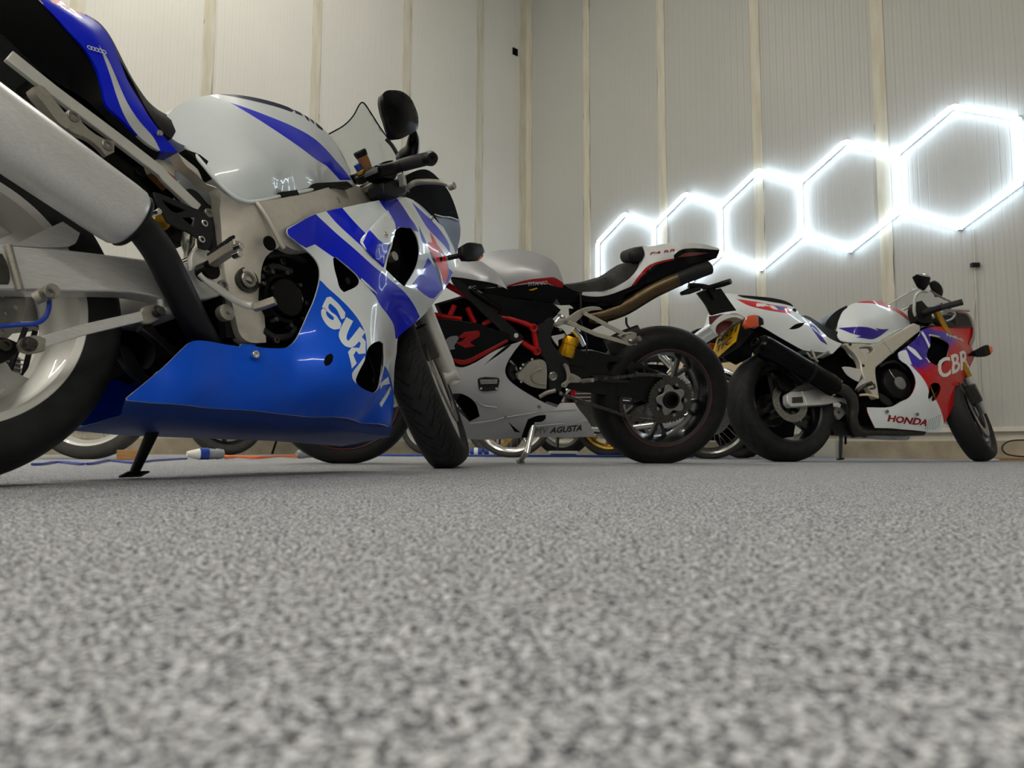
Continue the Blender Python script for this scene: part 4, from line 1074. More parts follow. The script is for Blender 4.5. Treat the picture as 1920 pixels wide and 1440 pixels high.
# swingarm: one-sided, black, with windows
M.plate('swingarm', 'j 60,290 250,250 380,278 560,320 740,385 880,440 980,500 1080,560 1160,640 1180,740 1140,840 1050,880 940,860 850,790 700,730 400,700 40,640 -150,600 -150,430 80,400', .095, .06, 'satin_black', holes=('j 415,368 540,376 600,420 640,490 652,548 560,510 460,480 425,430', 'j 690,430 860,462 900,505 800,520 730,510'), bevel=.006)
M.plate('chain_guard', 'j 270,500 400,500 560,535 650,560 640,575 480,575 300,540', .115, .01, 'charcoal')
M.tube('rear_hugger', 'j 440,260,4 600,180,5 760,120,5', .02, 'satin_black', ry=.06)
M.plate('rear_subassembly', 'j -120,250 100,230 260,300 200,430 60,400 -100,430', .10, .08, 'satin_black')
# engine and frame plates
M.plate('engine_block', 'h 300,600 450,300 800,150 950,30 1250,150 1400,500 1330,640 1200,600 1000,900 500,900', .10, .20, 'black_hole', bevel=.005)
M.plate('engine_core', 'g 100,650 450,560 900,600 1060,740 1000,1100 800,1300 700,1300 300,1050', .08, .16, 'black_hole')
ec = M.plate('engine_cover', 'h 1020,215 1090,188 1150,183 1185,205 1200,250 1198,478 1120,470 1040,450 960,405 905,375 892,325 950,290', .135, .04, 'cast_alloy', bevel=.005)
M.tube('cover_rib', 'h 1150,270,14 1080,300,14 1050,350,14 1080,410,14 1190,430,14', .003, 'cast_alloy', ec)
M.disc('cover_cap', 'h 940,345,13.5', .017, .03, 'cast_alloy', ec); M.bolt('cover_bolt', 'h 1055,180,13 965,232,13 940,270,13 945,405,13', .006, 'chrome', ec)
M.tube('engine_hose', 'h 830,190,12 880,250,12 900,290,12', .008, 'steel'); M.tube('engine_hose', 'h 860,230,12 830,320,12 870,380,12', .016, 'charcoal')
M.plate('pivot_plate', 'g 950,810 1070,750 1100,800 1065,930 1125,1045 1200,1110 1230,1160 1190,1290 1150,1390 1045,1385 1035,1190 1005,1110 960,1050', .125, .03, 'charcoal', bevel=.006)
M.lathe('pivot_ring', (800+1083*.21875, 430+1260*.21875, .127), [(0, 0), (0, .010), (.004, .011), (.006, .017), (.003, .021), (0, .022)], 'steel')
# red trellis frame
tr = M.tube('frame_tube', 'g 100,420,9 200,490,11 480,640,13 600,715,13.5', .013, 'red_frame')
for tx in ('g 680,755,12.5 800,790,13 905,835,13.5', 'g 915,860,13 945,1030,13', 'g 700,870,12.5 820,970,13 935,1040,13.5', 'g 60,735,10 200,760,11 300,775,12', 'g 350,670,12 380,740,12 410,800,12', 'g 240,650,11 200,740,11', 'g 480,820,11 600,760,12 680,760,12.5'):
    M.tube('frame_tube', tx, .0125, 'red_frame')
for tx in ('g 918,845,14.5', 'g 945,1045,14.5'):
    p_ = zp(tx)[0]; M.lathe('frame_boss', p_, [(-.02, .018), (.002, .018), (.004, .015), (.002, .010), (-.01, .009), (-.01, 0)], 'red_frame')
da = M.plate('frame_cover', 'g 200,400 330,470 400,560 520,640 660,765 835,925 770,960 700,940 600,830 480,720 360,600 230,470', .155, .012, 'satin_black', bevel=.003)
M.tube('cover_tail', 'g 380,520,15 500,600,16 640,685,16', .012, 'gloss_black', da)
M.bolt('bolt', 'g 768,910,16', .010, 'chrome', da)
# body
M.skin('fuel_tank', 'g 300,300,7 420,250,7 520,200,7 640,177,7 800,170,7 960,208,8 1080,268,8.5 1125,320,9 1152,390,10.5 1172,462,12 1165,497,12.5 1085,636,11 900,610,13 700,585,13 500,540,12 380,500,10',
       'g 800,300,14 950,350,15 700,420,15 1050,400,15 600,260,10 900,240,10 850,500,15 1050,480,15', mats=('pearl_silver', 'gloss_black', 'dark_red'), mode='closed', step=.03,
       regions=[('g 300,520 700,490 860,470 1000,462 1120,492 1180,500 1085,660 500,620', 1), ('g 690,482 840,438 1010,416 1092,412 1180,464 1172,498 1115,492 1030,462 860,460 700,492', 2)])
M.text('tank_lettering', 'TITANIO', (990, 536), (1026, 533), .015, 'light_grey', .1535, shear=.3, depth=.002, field=M.field)
M.plate('tank_badge_line', 'g 875,520 945,500 950,508 900,524', .153, .002, 'ohlins_gold')
M.skin('tank_side_panel', 'g 215,400,13 235,310,12 330,262,11 440,262,11 520,310,12 600,368,14 650,440,16 692,512,17 600,470,17 400,432,16', 'g 400,350,15 520,400,17', mats=('pearl_silver',), step=.02, th=.006)
M.plate('airbox_cover', 'g 180,400 400,430 600,470 690,520 640,530 600,500 520,500 440,520 380,540 300,480', .135, .02, 'gloss_black')
M.text('cover_lettering', 'RC', (878, 542), (893, 541), .012, 'light_grey', .137, shear=.3)
M.skin('side_panel', 'g 420,540,12 600,560,13 700,585,13.5 900,612,13.5 1085,640,12 1150,690,12 1090,760,12 1000,800,12.5 950,805,13 720,762,13.5 560,680,13.5', 'g 800,700,14.5', mats=('gloss_black',), step=.03, th=.01)
M.skin('seat', 'i 90,556,9 240,545,8 380,522,7 460,495,6 560,450,5 640,385,4 700,350,4 800,325,4 862,322,5 835,390,8 780,460,9.5 700,525,10.5 560,590,11 280,632,12 180,610,12', 'i 500,560,11 700,440,9', mats=('seat_vinyl',), mode='closed', step=.03)
M.skin('seat_hump', 'i 735,265,5 745,225,5 800,195,5 885,168,5 900,200,6 905,250,6.5 885,300,6.5 830,325,6 775,325,5.5 745,300,5', 'i 830,250,8.5', mats=('seat_vinyl',), mode='closed', step=.02)
tl2 = M.skin('tail_fairing', 'i 880,165,6 930,170,6 1060,150,6 1300,135,5.5 1500,150,4.5 1652,195,3.5 1650,215,4 1620,290,5 1450,350,6.5 1130,470,9 900,565,10 700,650,11 680,760,10 520,765,10 280,755,10 60,760,9 20,690,10 70,570,11 150,600,12 180,620,12.2 270,665,12.2 280,628,12.3 480,615,12 600,585,12 700,530,11.5 780,465,10.5 835,395,9 870,335,8 905,255,7.5',
       'i 1050,250,10.5 900,450,13 1250,350,10.5 700,620,13 450,680,13 1300,180,9', mats=('light_grey', 'gloss_black', 'dark_red', 'maroon'), mode='closed', step=.02,
       regions=[('i -20,560 100,560 270,655 480,668 690,602 790,552 900,430 970,370 1195,298 1190,260 1240,215 1310,193 1660,208 1660,330 1100,520 700,700 690,800 0,800', 1), ('i 770,560 890,405 955,352 1190,288 1196,305 970,372 905,432 800,560', 2), ('i 1230,280 1300,240 1540,235 1400,262', 3)])
M.text('tail_lettering', 'F4 RR', (1218, 478), (1266, 471), .011, 'dark_red', .106, shear=.3, depth=.002, field=M.field)
M.tube('undertail_pipe', 'i 330,880,5 500,850,6 700,770,7 950,620,7.5 1120,540,7.5 1240,490,7.5', [.030, .036, .040, .040, .038, .036], 'titan', sub=8, seg=24)
M.tube('pipe_tip', 'i 1215,500,7.5 1330,455,7.5 1550,385,7', [.037, .036, .030], 'charcoal', seg=24)
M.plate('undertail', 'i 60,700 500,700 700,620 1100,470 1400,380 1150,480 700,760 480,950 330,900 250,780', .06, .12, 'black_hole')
ph = M.plate('number_plate_hanger', 'i 1430,640 1500,610 1600,600 1665,590 1740,700 1820,812 1700,830 1570,862 1520,760', .03, .02, 'satin_black')
M.plate('rear_reflector', 'i 1560,870 1700,842 1640,880 1565,955', .035, .02, 'maroon', ph)
M.tube('rear_indicator', 'i 1480,590,5 1590,570,8 1680,545,12 1760,520,15', [.008, .012, .014, .013], 'satin_black', ph); M.tube('rear_indicator', 'i 1260,645,5 1340,620,5 1450,590,5', [.008, .014, .010], 'satin_black', ph)
M.tube('hanger_arm', 'i 1340,560,4 1480,570,4 1600,600,4', .012, 'satin_black', ph); M.tube('hanger_arm', 'i 1540,580,4 1570,640,4 1600,690,4', .010, 'satin_black', ph)
M.tube('loose_strap', 'i 255,640,13 262,760,13.5 255,880,13.5 280,980,13.5 315,1080,13.5 320,1200,13.5 320,1240,13.5', .004, 'rubber_hose'); M.tube('rear_hose', 'i 715,880,5 720,950,5 760,1000,5 800,1030,5', .005, 'rubber_hose')
# fairing
bf = M.plate('upper_fairing', 'g -300,640 -100,640 60,755 200,770 430,806 560,850 720,900 700,955 500,1065 330,1180 250,1172 200,1120 60,1060 -200,1000 -350,850', .165, .02, 'gloss_black', bevel=.004)
M.plate('red_band', 'g 225,1108 325,1120 500,1040 690,942 702,960 500,1080 330,1160 255,1150', .168, .006, 'dark_red', bf); M.plate('emblem_stroke', 'g 268,925 325,880 440,868 460,885 452,920 380,962 372,972 418,1003 330,1018 244,972 300,962 345,915 310,935', .168, .006, 'dark_red', bf, sub=1)
M.plate('emblem_stroke', 'g 150,960 200,920 262,912 275,935 235,1000 245,1025 200,1035 170,1010', .168, .006, 'grey_graphic', bf)
mf = M.skin('lower_fairing', 'h 965,-10,15 870,110,17 800,230,17.5 785,300,17.5 810,370,17.5 900,450,17 1050,545,16.5 1200,625,16 1300,662,15.5 1335,617,14.5 1480,615,14.5 1522,680,15.5 1612,792,15.5 1690,952,13.5 1100,958,13 940,966,12.5 400,976,11.5 250,950,11 50,850,11 -150,700,12 -300,350,15 -200,150,16.5 60,200,17 240,235,17.5 340,262,17.5 430,240,17.5 700,85,17',
       'h 600,400,19 900,600,18.5 1000,720,17.5 1400,720,16.5 1400,860,16 700,860,15.5 600,640,18 300,480,18.5 700,250,18.5 1100,800,16.8', mats=('pearl_silver', 'black_hole', 'grey_graphic'), step=.03, mode='both',
       holes=('h 180,540 330,521 420,556 490,620 532,752 430,806 310,700 150,640',),
       regions=[('h 565,247 690,130 826,20 846,38 760,108 640,190', 1), ('h 945,964 985,850 1012,780 1100,745 1190,735 1192,770 1160,800 1080,810 1050,900 1010,962', 1), ('h 812,800 860,845 940,912 880,905', 1)])
FM = M.field
M.tube('fairing_crease', 'h 430,822,16.4 650,795,17.3 790,760,17.8 1000,728,17.9 1180,700,17 1500,680,16.2', .0022, 'pearl_silver', mf); M.tube('fairing_crease', 'h 1090,850,16.6 1300,830,16.3 1610,795,15.7', .0022, 'pearl_silver', mf)
M.tube('fairing_crease', 'h 500,590,18.5 560,640,18.4 700,662,18.7', .003, 'pearl_silver', mf)
M.bolt('bolt', 'h 790,762,18.6 1128,655,17.8', .007, 'steel', mf)
bd = M.plate('badge', 'h 512,385 530,368 715,366 730,385 718,450 700,490 560,500 525,485', .195, .012, 'charcoal', mf); M.plate('badge_face', 'h 530,382 712,378 705,425 540,430', .201, .006, 'steel', bd); M.bolt('bolt', 'h 545,472,20 697,472,20', .005, 'chrome', bd)
M.text('fairing_lettering', 'AGUSTA', (1030.5, 812.0), (1090.5, 807.0), .028, 'ink', .1675, shear=.25, bold=.02, parent=mf, field=FM)
M.text('fairing_emblem', 'MV', (1002, 814), (1028, 811.5), .030, 'grey_graphic', .1675, shear=.2, parent=mf, field=FM)
M.skin('nose_cowl', 'g -500,500,10 -300,300,10 -100,180,9 100,250,8 230,310,11 215,400,13 180,470,14 -50,640,15 -300,640,15', '', mats=('pearl_silver',), mode='closed', step=.05)
# footrests, shock, stand
rs = M.plate('rearset', 'g 1085,830 1100,800 1200,760 1330,680 1480,665 1510,690 1380,710 1290,790 1240,830 1180,815 1110,838', .14, .015, 'cast_alloy', bevel=.003)
M.bolt('bolt', 'g 1140,735,15 1350,720,15.5 1200,800,15.5 1108,822,15.5 1150,860,14', .007, 'steel', rs)
mesh_obj('pillion_bracket', *box_sweep(M.pts('g 1350,718,15 1560,830,18 1780,945,21'), .010, .018, (0, 0, 1)), 'cast_alloy', r, bevel=.002)
mesh_obj('pillion_bracket', *box_sweep(M.pts('g 1210,795,15 1450,900,18 1760,985,21'), .010, .018, (0, 0, 1)), 'cast_alloy', r, bevel=.002)
M.plate('bracket_end', 'g 1640,910 1760,878 1800,890 1805,990 1720,1000 1700,960', .21, .01, 'cast_alloy', holes=('g 1680,918 1750,895 1745,935',), bevel=.002)
M.tube('pillion_peg', 'g 1740,955,21 1780,960,23 1825,935,26', .012, 'steel')
cs = M.q((800+1215*.21875, 430+1005*.21875, .10)); ca = Vector((.25, 0, -1)).normalized()
sh = mesh_obj('shock_canister', *g_lathe(cs, ca, [(-.045, 0), (-.045, .034), (-.04, .037), (-.012, .037), (-.010, .034), (.012, .034), (.014, .037), (.04, .037), (.045, .034), (.045, 0)], 32), 'ohlins_gold', r)
M.tube('shock_spring', 'g 1250,860,7 1290,900,7 1340,1000,7', .015, 'chrome')
M.plate('shock_housing', 'g 1090,830 1180,870 1260,1060 1420,1080 1500,1130 1400,1200 1200,1160 1120,1050 1085,930', .06, .08, 'black_hole')
M.plate('battery_tray', 'g 1250,680 1480,720 1560,800 1420,860 1360,900 1330,820 1260,760', .04, .06, 'black_hole')
M.plate('shock_mount', 'g 1065,915 1190,890 1180,930 1130,950 1130,1010 1090,960', .11, .01, 'chrome')
M.plate('peg_plate', 'h 1368,235 1390,218 1415,240 1440,320 1480,330 1545,370 1570,400 1540,412 1490,415 1430,420 1395,462 1355,460 1345,435 1400,390 1400,330', .155, .012, 'cast_alloy', bevel=.003)
M.bolt('bolt', 'h 1388,243,16.5 1455,370,16.5 1365,440,16.5', .009, 'steel'); M.tube('rider_peg', 'h 1560,400,17 1600,392,20 1660,388,24', .009, 'cast_alloy')
M.tube('gear_lever', 'h 1130,555,15 1200,515,16 1290,490,17', .009, 'cast_alloy'); M.bolt('bolt', 'h 1342,518,16', .008, 'steel')
gm = M.Mx.inverted() @ ground(975.5, 869.5)
sd = mesh_obj('side_stand', *g_sweep([M.q(zp('h 1080,745,13')[0]), M.q(zp('h 1060,850,15')[0]), M.q(zp('h 1005,1100,22')[0]), gm+Vector((0, 0, .012))], [.012, .0135, .0135, .010], 16), 'chrome', r)
mesh_obj('stand_foot', *g_box(gm+Vector((0, 0, .010)), (.035, .03, .01)), 'cast_alloy', sd, bevel=.003)
M.tube('handlebar', 'g -250,160,12 -180,170,20 -100,190,28', .016, 'satin_black')
# ================================================================ white, red and purple motorcycle, right side towards us
H = Bike('sport_motorcycle', 1.5205, 3.9076, 1.2649, .207, 1, 'white, red and purple sport motorcycle with a yellow number plate, at the right')
r = H.root; AXH = (0, -1, 0); c = H.loc(0, 0, .315)
rw3 = wheel('rear_wheel', r, c, AXH, .317, .185, .2185, .145, 'rubber_rear', 'wheel_black', 'twin3', rot=.5)
add_disc('brake_disc', c, AXH, .085, .07, .112, 'steel', rw3, 30)
mb = MB(); wplate(mb, c, AXH, basis(AXH)[0], [((.098 if i % 4 in (1, 2) else .093)*math.cos(2*PI*i/172), (.098 if i % 4 in (1, 2) else .093)*math.sin(2*PI*i/172)) for i in range(172)], .006, -.085); mb.build('sprocket', 'dark_steel', rw3, smooth=30)
H.plate('chain_cover', 'l 520,470 700,400 1000,560 1000,640 800,640 600,560', -.08, .02, 'satin_black')
H.plate('shock_linkage', 'l 1150,760 1340,740 1400,900 1350,1000 1180,1000 1100,880', .0, .06, 'black_hole')
simple_front(H, 1.405, .10, .298, .132, 'twin3', 'rubber_plain', 'wheel_black', CBSTEER, slider='wheel_silver', tube='gold_alloy', guard='red_paint', usd=False, ex=(-.022, .027, .095))
H.plate('swingarm', 'l 870,640 900,612 1050,605 1220,578 1300,600 1360,640 1560,680 1700,650 1700,760 1560,708 1380,748 1100,772 920,782 880,740', .125, .04, 'brushed', bevel=.004, both=True)
H.plate('chain_adjuster', 'l 930,672 1055,662 1065,735 935,740', .13, .006, 'dark_steel'); H.tube('swingarm_joint', 'l 1045,600,12.8 1085,690,12.8 1105,770,12.8', .005, 'brushed')
H.plate('swingarm_brace', 'l 900,610 1080,510 1130,520 1200,575 1080,600', .11, .03, 'cast_alloy')
H.plate('rear_caliper', 'l 750,440 850,380 960,480 960,560 880,600 800,560', .12, .05, 'satin_black')
H.plate('rear_hugger', 'l 560,380 620,330 740,310 760,330 640,360', .09, .12, 'charcoal')
H.plate('linkage', 'l 1390,800 1430,780 1540,810 1570,870 1500,940 1470,920', .08, .02, 'cast_alloy', holes=('l 1465,840 1500,830 1515,860 1490,880',))
H.disc('linkage_bolt', 'l 1425,810,8.5', .008, .01, 'dark_steel')
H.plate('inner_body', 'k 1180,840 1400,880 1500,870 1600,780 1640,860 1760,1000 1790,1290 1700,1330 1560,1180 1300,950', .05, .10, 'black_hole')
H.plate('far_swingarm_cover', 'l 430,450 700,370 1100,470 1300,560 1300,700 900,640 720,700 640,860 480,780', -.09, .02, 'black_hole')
# silencer
e0 = H.q((1280+760*.1875, 500+775*.1875, .21)); e1 = H.q((1280+1525*.1875, 500+1212*.1875, .19)); d = (e1-e0).normalized(); L_ = (e1-e0).length
mu3 = mesh_obj('muffler', *g_lathe(e0, d, [(.01, 0), (.01, .028), (-.012, .028), (-.012, .035), (0, .05), (.01, .059), (.03, .060), (.035, .062), (L_-.04, .062), (L_-.035, .060), (L_-.01, .056), (L_, .045), (L_, 0)], 56), 'gloss_black', r)
mesh_obj('muffler_outlet', *g_lathe(e0, d, [(-.03, .020), (-.03, .025), (.02, .025), (.02, .020)], 24, True), 'satin_black', mu3)
mesh_obj('muffler_strap', *g_lathe(e0+d*L_*.62, d, [(0, .0625), (0, .065), (.02, .065), (.02, .0625)], 56, True), 'satin_black', mu3)
H.tube('exhaust_pipe', 'l 1480,560,17 1560,590,17 1640,680,15.5 1660,800,13 1650,920,11 1690,1040,9 1800,1100,7', [.030, .031, .031, .031, .030, .030, .030], 'dark_steel', sub=8, seg=24)
H.bolt('bolt', 'l 1525,478,21 1440,635,21', .007, 'chrome')
H.tube('muffler_hanger', 'k 1240,860,19 1310,920,19 1460,850,17', .007, 'cast_alloy'); H.tube('muffler_hanger', 'k 1290,830,19 1330,930,19 1350,950,19', .008, 'cast_alloy')
# tail
H.plate('inner_mudguard', 'k 590,560 660,540 760,590 1000,720 1240,850 1400,900 1300,960 900,720 740,700 690,900 570,830 548,760', .075, .15, 'black_hole')
t3 = H.skin('tail_fairing', 'k 275,600,9 300,560,9 380,505,9 425,300,7 432,266,6 560,279,5 700,300,5 880,325,5 1030,350,5.5 1110,405,7 1190,496,9 1260,532,10 1360,617,11 1451,704,12 1540,752,12.7 1595,770,13 1500,870,13.5 1380,855,13 1200,832,13 960,702,12.5 790,602,12.5 640,522,12.5 560,474,12 480,468,11.5 380,510,10.5 310,570,10 330,660,9 345,690,9 290,640,9',
       'k 800,450,13.5 1000,500,14 1200,650,15 1400,760,15 600,400,12', mats=('white_paint', 'charcoal', 'red_paint', 'purple', 'black_hole'), mode='closed', step=.02,
       regions=[('k 640,535 790,600 960,700 1120,790 1200,832 1240,845 1150,845 940,720 780,622', 1), ('k 535,322 725,346 900,380 1040,400 1090,470 1000,460 740,412 640,380', 2), ('k 905,385 1030,405 1010,440 940,430', 3),
                ('k 740,365 830,372 870,400 830,392 800,400 775,395 760,400 735,395', 0), ('k 860,385 915,392 960,432 900,420', 0),
                ('k 1245,552 1330,600 1395,695 1452,785 1380,742 1340,690 1290,620', 3), ('k 1060,625 1130,575 1225,557 1190,598 1120,625', 4), ('k 385,500 420,470 560,440 500,475 450,478', 0)])
H.skin('tail_lamp_hood', 'k 270,600,10 300,555,10 450,465,10.5 560,470,11.5 620,500,12 600,530,12 520,505,11.5 420,530,11 340,590,10.5 330,640,10 355,690,9.5 300,650,9', '', mats=('light_grey',), mode='closed', step=.03)
H.plate('tail_lamp', 'k 330,640 350,580 440,530 520,510 480,590 400,650 370,680', .06, .12, 'maroon')
H.plate('pillion_seat', 'k 555,278 700,290 900,310 1030,340 1100,380 1115,405 960,385 760,340 620,312', .07, .14, 'seat_vinyl', bevel=.008)
H.skin('seat', 'k 1185,490,6 1240,490,6 1340,545,7 1440,610,8 1540,645,9 1605,690,9.5 1617,735,11 1596,772,12.5 1540,756,12.3 1451,708,11.8 1360,620,10.8 1260,536,9.8 1200,505,8', '', mats=('seat_vinyl',), mode='closed', step=.03)
H.disc('seat_lock', 'k 1110,440,8', .012, .02, 'dark_steel')
H.text('tail_lettering', 'HRC', (1509, 650), (1520, 649), .011, 'plug_white', .155)
# number plate faces the rear: four corners placed in space
TLc, TRc, BRc, BLc = H.q(zp('k 345,716,-11')[0]), H.q(zp('k 574,558,9')[0]), H.q(zp('k 530,745,9')[0]), H.q(zp('k 338,915,-7')[0])
LMc = H.q(zp('k 297,858,-11')[0])
n0 = (TRc-BRc).cross(BLc-BRc).normalized(); W3 = H.Mx.to_3x3(); wn = W3 @ n0; w0 = H.Mx @ BRc
TLc = H.Mx.inverted() @ on_plane(1280+345*.1875, 500+716*.1875, w0, wn); LMc = H.Mx.inverted() @ on_plane(1280+297*.1875, 500+858*.1875, w0, wn)
nrm = (TRc-TLc).cross(BRc-TRc).normalized()
V = [TLc, TRc, BRc, BLc, LMc]; k_ = 5; V += [v+nrm*.003 for v in V]
pl_ = mesh_obj('number_plate', V, [(0, 1, 2, 3, 4), (9, 8, 7, 6, 5)]+[(i, i+5, (i+1) % 5+5, (i+1) % 5) for i in range(5)], 'plate_yellow', r, smooth=0)
def plate_text(body, u0, v0, u1, v1):
    cu = bpy.data.curves.new('t', 'FONT'); cu.body = body; cu.offset = .015; to = bpy.data.objects.new('t', cu); COL.objects.link(to)
    dg = bpy.context.evaluated_depsgraph_get(); me = to.evaluated_get(dg).to_mesh(); vv = [v.co.copy() for v in me.vertices]; ff = [tuple(p.vertices) for p in me.polygons]; to.to_mesh_clear(); bpy.data.objects.remove(to)
    x0 = min(v.x for v in vv); x1 = max(v.x for v in vv); y0 = min(v.y for v in vv); y1 = max(v.y for v in vv)
    ex = TRc-TLc; ey = (BRc-TRc); s_ = -1 if nrm.x > 0 else 1
    W = [TLc+ex*(u0+(u1-u0)*(v.x-x0)/(x1-x0))+ey*(v1+(v0-v1)*(v.y-y0)/(y1-y0))+nrm*(.0050 if nrm.x < 0 else -.0020) for v in vv]
    mesh_obj('plate_lettering', W, ff, 'ink', pl_, smooth=0)
plate_text('M571', .08, .10, .92, .45); plate_text('TFC', .12, .56, .78, .92)
H.plate('plate_holder', 'k 580,560 640,600 720,640 570,810 540,760', .09, .17, 'satin_black')
ia = H.sheet('rear_indicator', 'k 602,570,19.5 640,505,19.5 725,497,19 785,532,18.5 793,585,18.5 740,603,18.8 700,610,19 640,622,19.5', 'k 690,560,20', ('amber_dark', 'satin_black'), .03, 3, regions=[('k 728,480 800,520 800,600 745,615', 1)])
H.sheet('rear_indicator', 'k 238,790,-16 265,768,-16 310,775,-15.6 300,830,-15.6 285,850,-16', '', 'amber_dark', .02, 4)
# tank
H.skin('fuel_tank', 'm 38,640,8 70,520,7 100,450,6.5 160,395,6 240,360,6 340,343,6 480,350,6 600,398,6 700,450,6 765,505,6.5 802,552,7 745,605,10 600,655,13 500,720,14 440,752,14.5 370,758,14.5 120,742,13 60,700,11',
       'm 300,480,13 450,520,14 200,560,13.5 600,520,12 350,640,16 500,620,15 250,420,9 420,400,9 600,440,9', mats=('white_paint', 'purple', 'red_paint'), mode='closed', step=.02,
       regions=[('m 60,614 130,608 350,604 465,640 430,612 500,625 572,622 520,665 470,700 410,726 300,715 240,708 290,692 200,670 150,650', 1), ('m 200,360 340,330 480,338 620,395 720,450 810,545 780,545 690,480 560,408 420,370 300,362', 2)])
H.skin('seat_nose', 'm -70,640,7 -60,560,7 0,480,6 80,420,6 150,388,6 155,405,6.5 90,490,7 50,600,8 20,640,9 -20,650,9', '', mats=('satin_black',), mode='closed', step=.03)
H.tube('tank_lip', 'm 60,705,11.5 120,748,13.2 370,764,14.7 440,760,14.7 520,710,14 620,655,13 760,600,9.5', .004, 'white_paint')
# frame
ff = H.plate('frame', 'm 130,765 300,768 440,775 515,742 700,635 820,562 880,588 885,640 700,790 612,866 565,900 500,960 442,1010 440,1080 455,1180 475,1305 440,1322 390,1250 350,1180 300,1060 285,965 240,880 180,820', .165, .04, 'frame_alloy', holes=('m 272,812 330,800 408,802 425,830 380,862 325,885',), bevel=.006)
H.tube('frame_weld', 'm 515,745,16.8 560,800,16.8 612,866,16.8', .004, 'frame_alloy', ff); H.bolt('bolt', 'm 185,775,17 316,988,17', .009, 'dark_steel', ff)
H.plate('heel_plate', 'm 100,1005 130,998 280,1025 300,1060 270,1150 240,1140 150,1080', .17, .004, 'brushed')
H.plate('peg_bracket', 'm 300,1130 345,1110 350,1160 280,1240 240,1230', .175, .012, 'wheel_silver'); H.tube('rider_peg', 'm 250,1240,18 330,1190,20 400,1165,24', .012, 'dark_steel')
H.tube('brake_pedal', 'm 275,1285,17 340,1280,18 400,1290,18 460,1310,18', .007, 'cream'); H.tube('pedal_spring', 'm 380,1220,17 430,1210,17 420,1170,17', .004, 'dark_steel')
# engine
H.plate('engine_block', 'm 440,870 600,850 900,700 1200,700 1250,900 1050,1250 850,1420 600,1560 440,1560 300,1420 380,1300', .12, .24, 'black_hole', bevel=.006)
ce = H.q((1560+662*.1875, 500+1172*.1875, .165))
ev = mesh_obj('clutch_cover', *g_lathe(ce, AXH, [(-.05, .098), (-.012, .096), (0, .088), (.004, .075), (.008, .06), (.012, .042), (.012, 0)], 48), 'satin_black', r)
mesh_obj('cover_cap', *g_lathe(ce+Vector((0, -.012, 0)), AXH, [(0, .038), (.006, .037), (.009, .032), (.009, 0)], 32), 'grey_graphic', ev)
H.plate('crankcase', 'm 470,1260 540,1290 620,1370 570,1400 500,1350', .15, .06, 'charcoal', bevel=.005)
H.tube('engine_hose', 'm 470,1000,14 560,960,15 650,960,15 740,1040,14', .009, 'rubber_hose'); H.tube('dip_rod', 'm 570,1030,16 600,1080,17 630,1120,17.5', .004, 'steel')
H.tube('collector_pipe', 'n 200,920,6 400,900,8 650,905,8 900,900,6', .026, 'dark_steel'); H.plate('stand_bracket', 'l 1380,980 1460,930 1640,1000 1640,1130 1440,1120', .05, .03, 'charcoal')
# fairing
FO = 'm 892,640,14 960,612,14 1200,604,10 1412,600,6 1405,690,6 1387,790,6.5 1425,880,6.5 1400,960,8 1330,1085,10 n 1330,345,10 1262,480,12 1212,640,13 1118,835,12.5 1105,872,12 1060,905,11 950,903,11.5 700,880,12.5 430,866,13 398,800,14 352,692,14.5 350,660,15 590,655,16 690,602,18 770,562,19 825,470,20 836,400,20 800,300,20 745,232,19.5 690,195,19 m 662,905,19 662,862,18.5 760,790,18 868,690,15.5'
mh = H.skin('side_fairing', FO, 'm 1050,1080,20.5 1200,950,17.5 1300,800,13 1250,700,11.5 850,850,20 1000,640,15.5 n 900,300,21.5 900,480,20.5 1150,500,16 1100,700,15 800,700,17 600,750,16 900,800,15', mats=('red_purple_fade', 'white_paint', 'purple', 'red_paint', 'grey_graphic'), step=.02, mode='both',
     holes=('m 978,682 1060,702 1140,740 1178,792 1155,900 1102,992 1040,986 962,930 950,860 985,780', 'n 985,440 1020,414 1068,420 1086,462 1062,540 1010,602 976,604 965,560 970,500'),
     regions=[('m 640,840 760,760 880,660 960,690 985,780 950,870 960,940 860,900 800,850 740,860', 2), ('n 560,150 700,170 740,190 790,240 850,300 905,365 945,430 968,500 960,560 980,604 1040,585 1080,670 1114,780 1130,960 300,960 250,560 700,540 820,400 700,260', 1),
              ('m 640,860 740,830 800,980 700,940', 1), ('m 900,640 925,672 960,740 985,790 975,830 950,770 915,700 892,665', 1), ('m 760,790 830,830 905,925 880,930 800,860 750,810', 1), ('m 930,900 990,950 970,960', 1),
              ('m 795,985 1000,1075 1130,1140 1240,1200 1180,1175 1020,1100 900,1060', 3), ('m 890,612 1440,585 1440,820 1380,800 1300,740 1150,660 1000,625', 3)]
     +[('n %d,%d %d,%d %d,%d %d,%d' % (x-6, y, x, y-9, x+6, y, x, y+9), 4) for i in range(8) for j in range(6) for x, y in [(1085-20*i-3*j, 740+22*j+9*i)] if j < 7-i*.2 and x > 925 and y < 885 and not (i+j) % 1], rsub=3)
FH = H.field
mh2 = H.skin('upper_cowl', 'm 1180,415,6 1230,440,6 1300,450,5.5 1360,468,5 1408,530,4 1430,620,3.5 1432,700,3 1415,760,3.5 1385,802,5 1380,790,7 1404,690,7 1410,602,7 1200,606,11 960,612,14 930,600,14 1080,560,12', 'm 1350,560,7', mats=('maroon', 'gloss_black', 'red_paint'), mode='closed', step=.025,
     regions=[('m 900,560 1180,400 1240,450 1350,478 1395,545 1405,600 1200,606 900,625', 1)])
H.text('brand_mark', 'CBR', (1560+1085*.1875, 500+1118*.1875), (1560+1370*.1875, 500+1000*.1875), .105, 'plug_white', .205, shear=.25, bold=.02, parent=mh, depth=.007, field=FH)
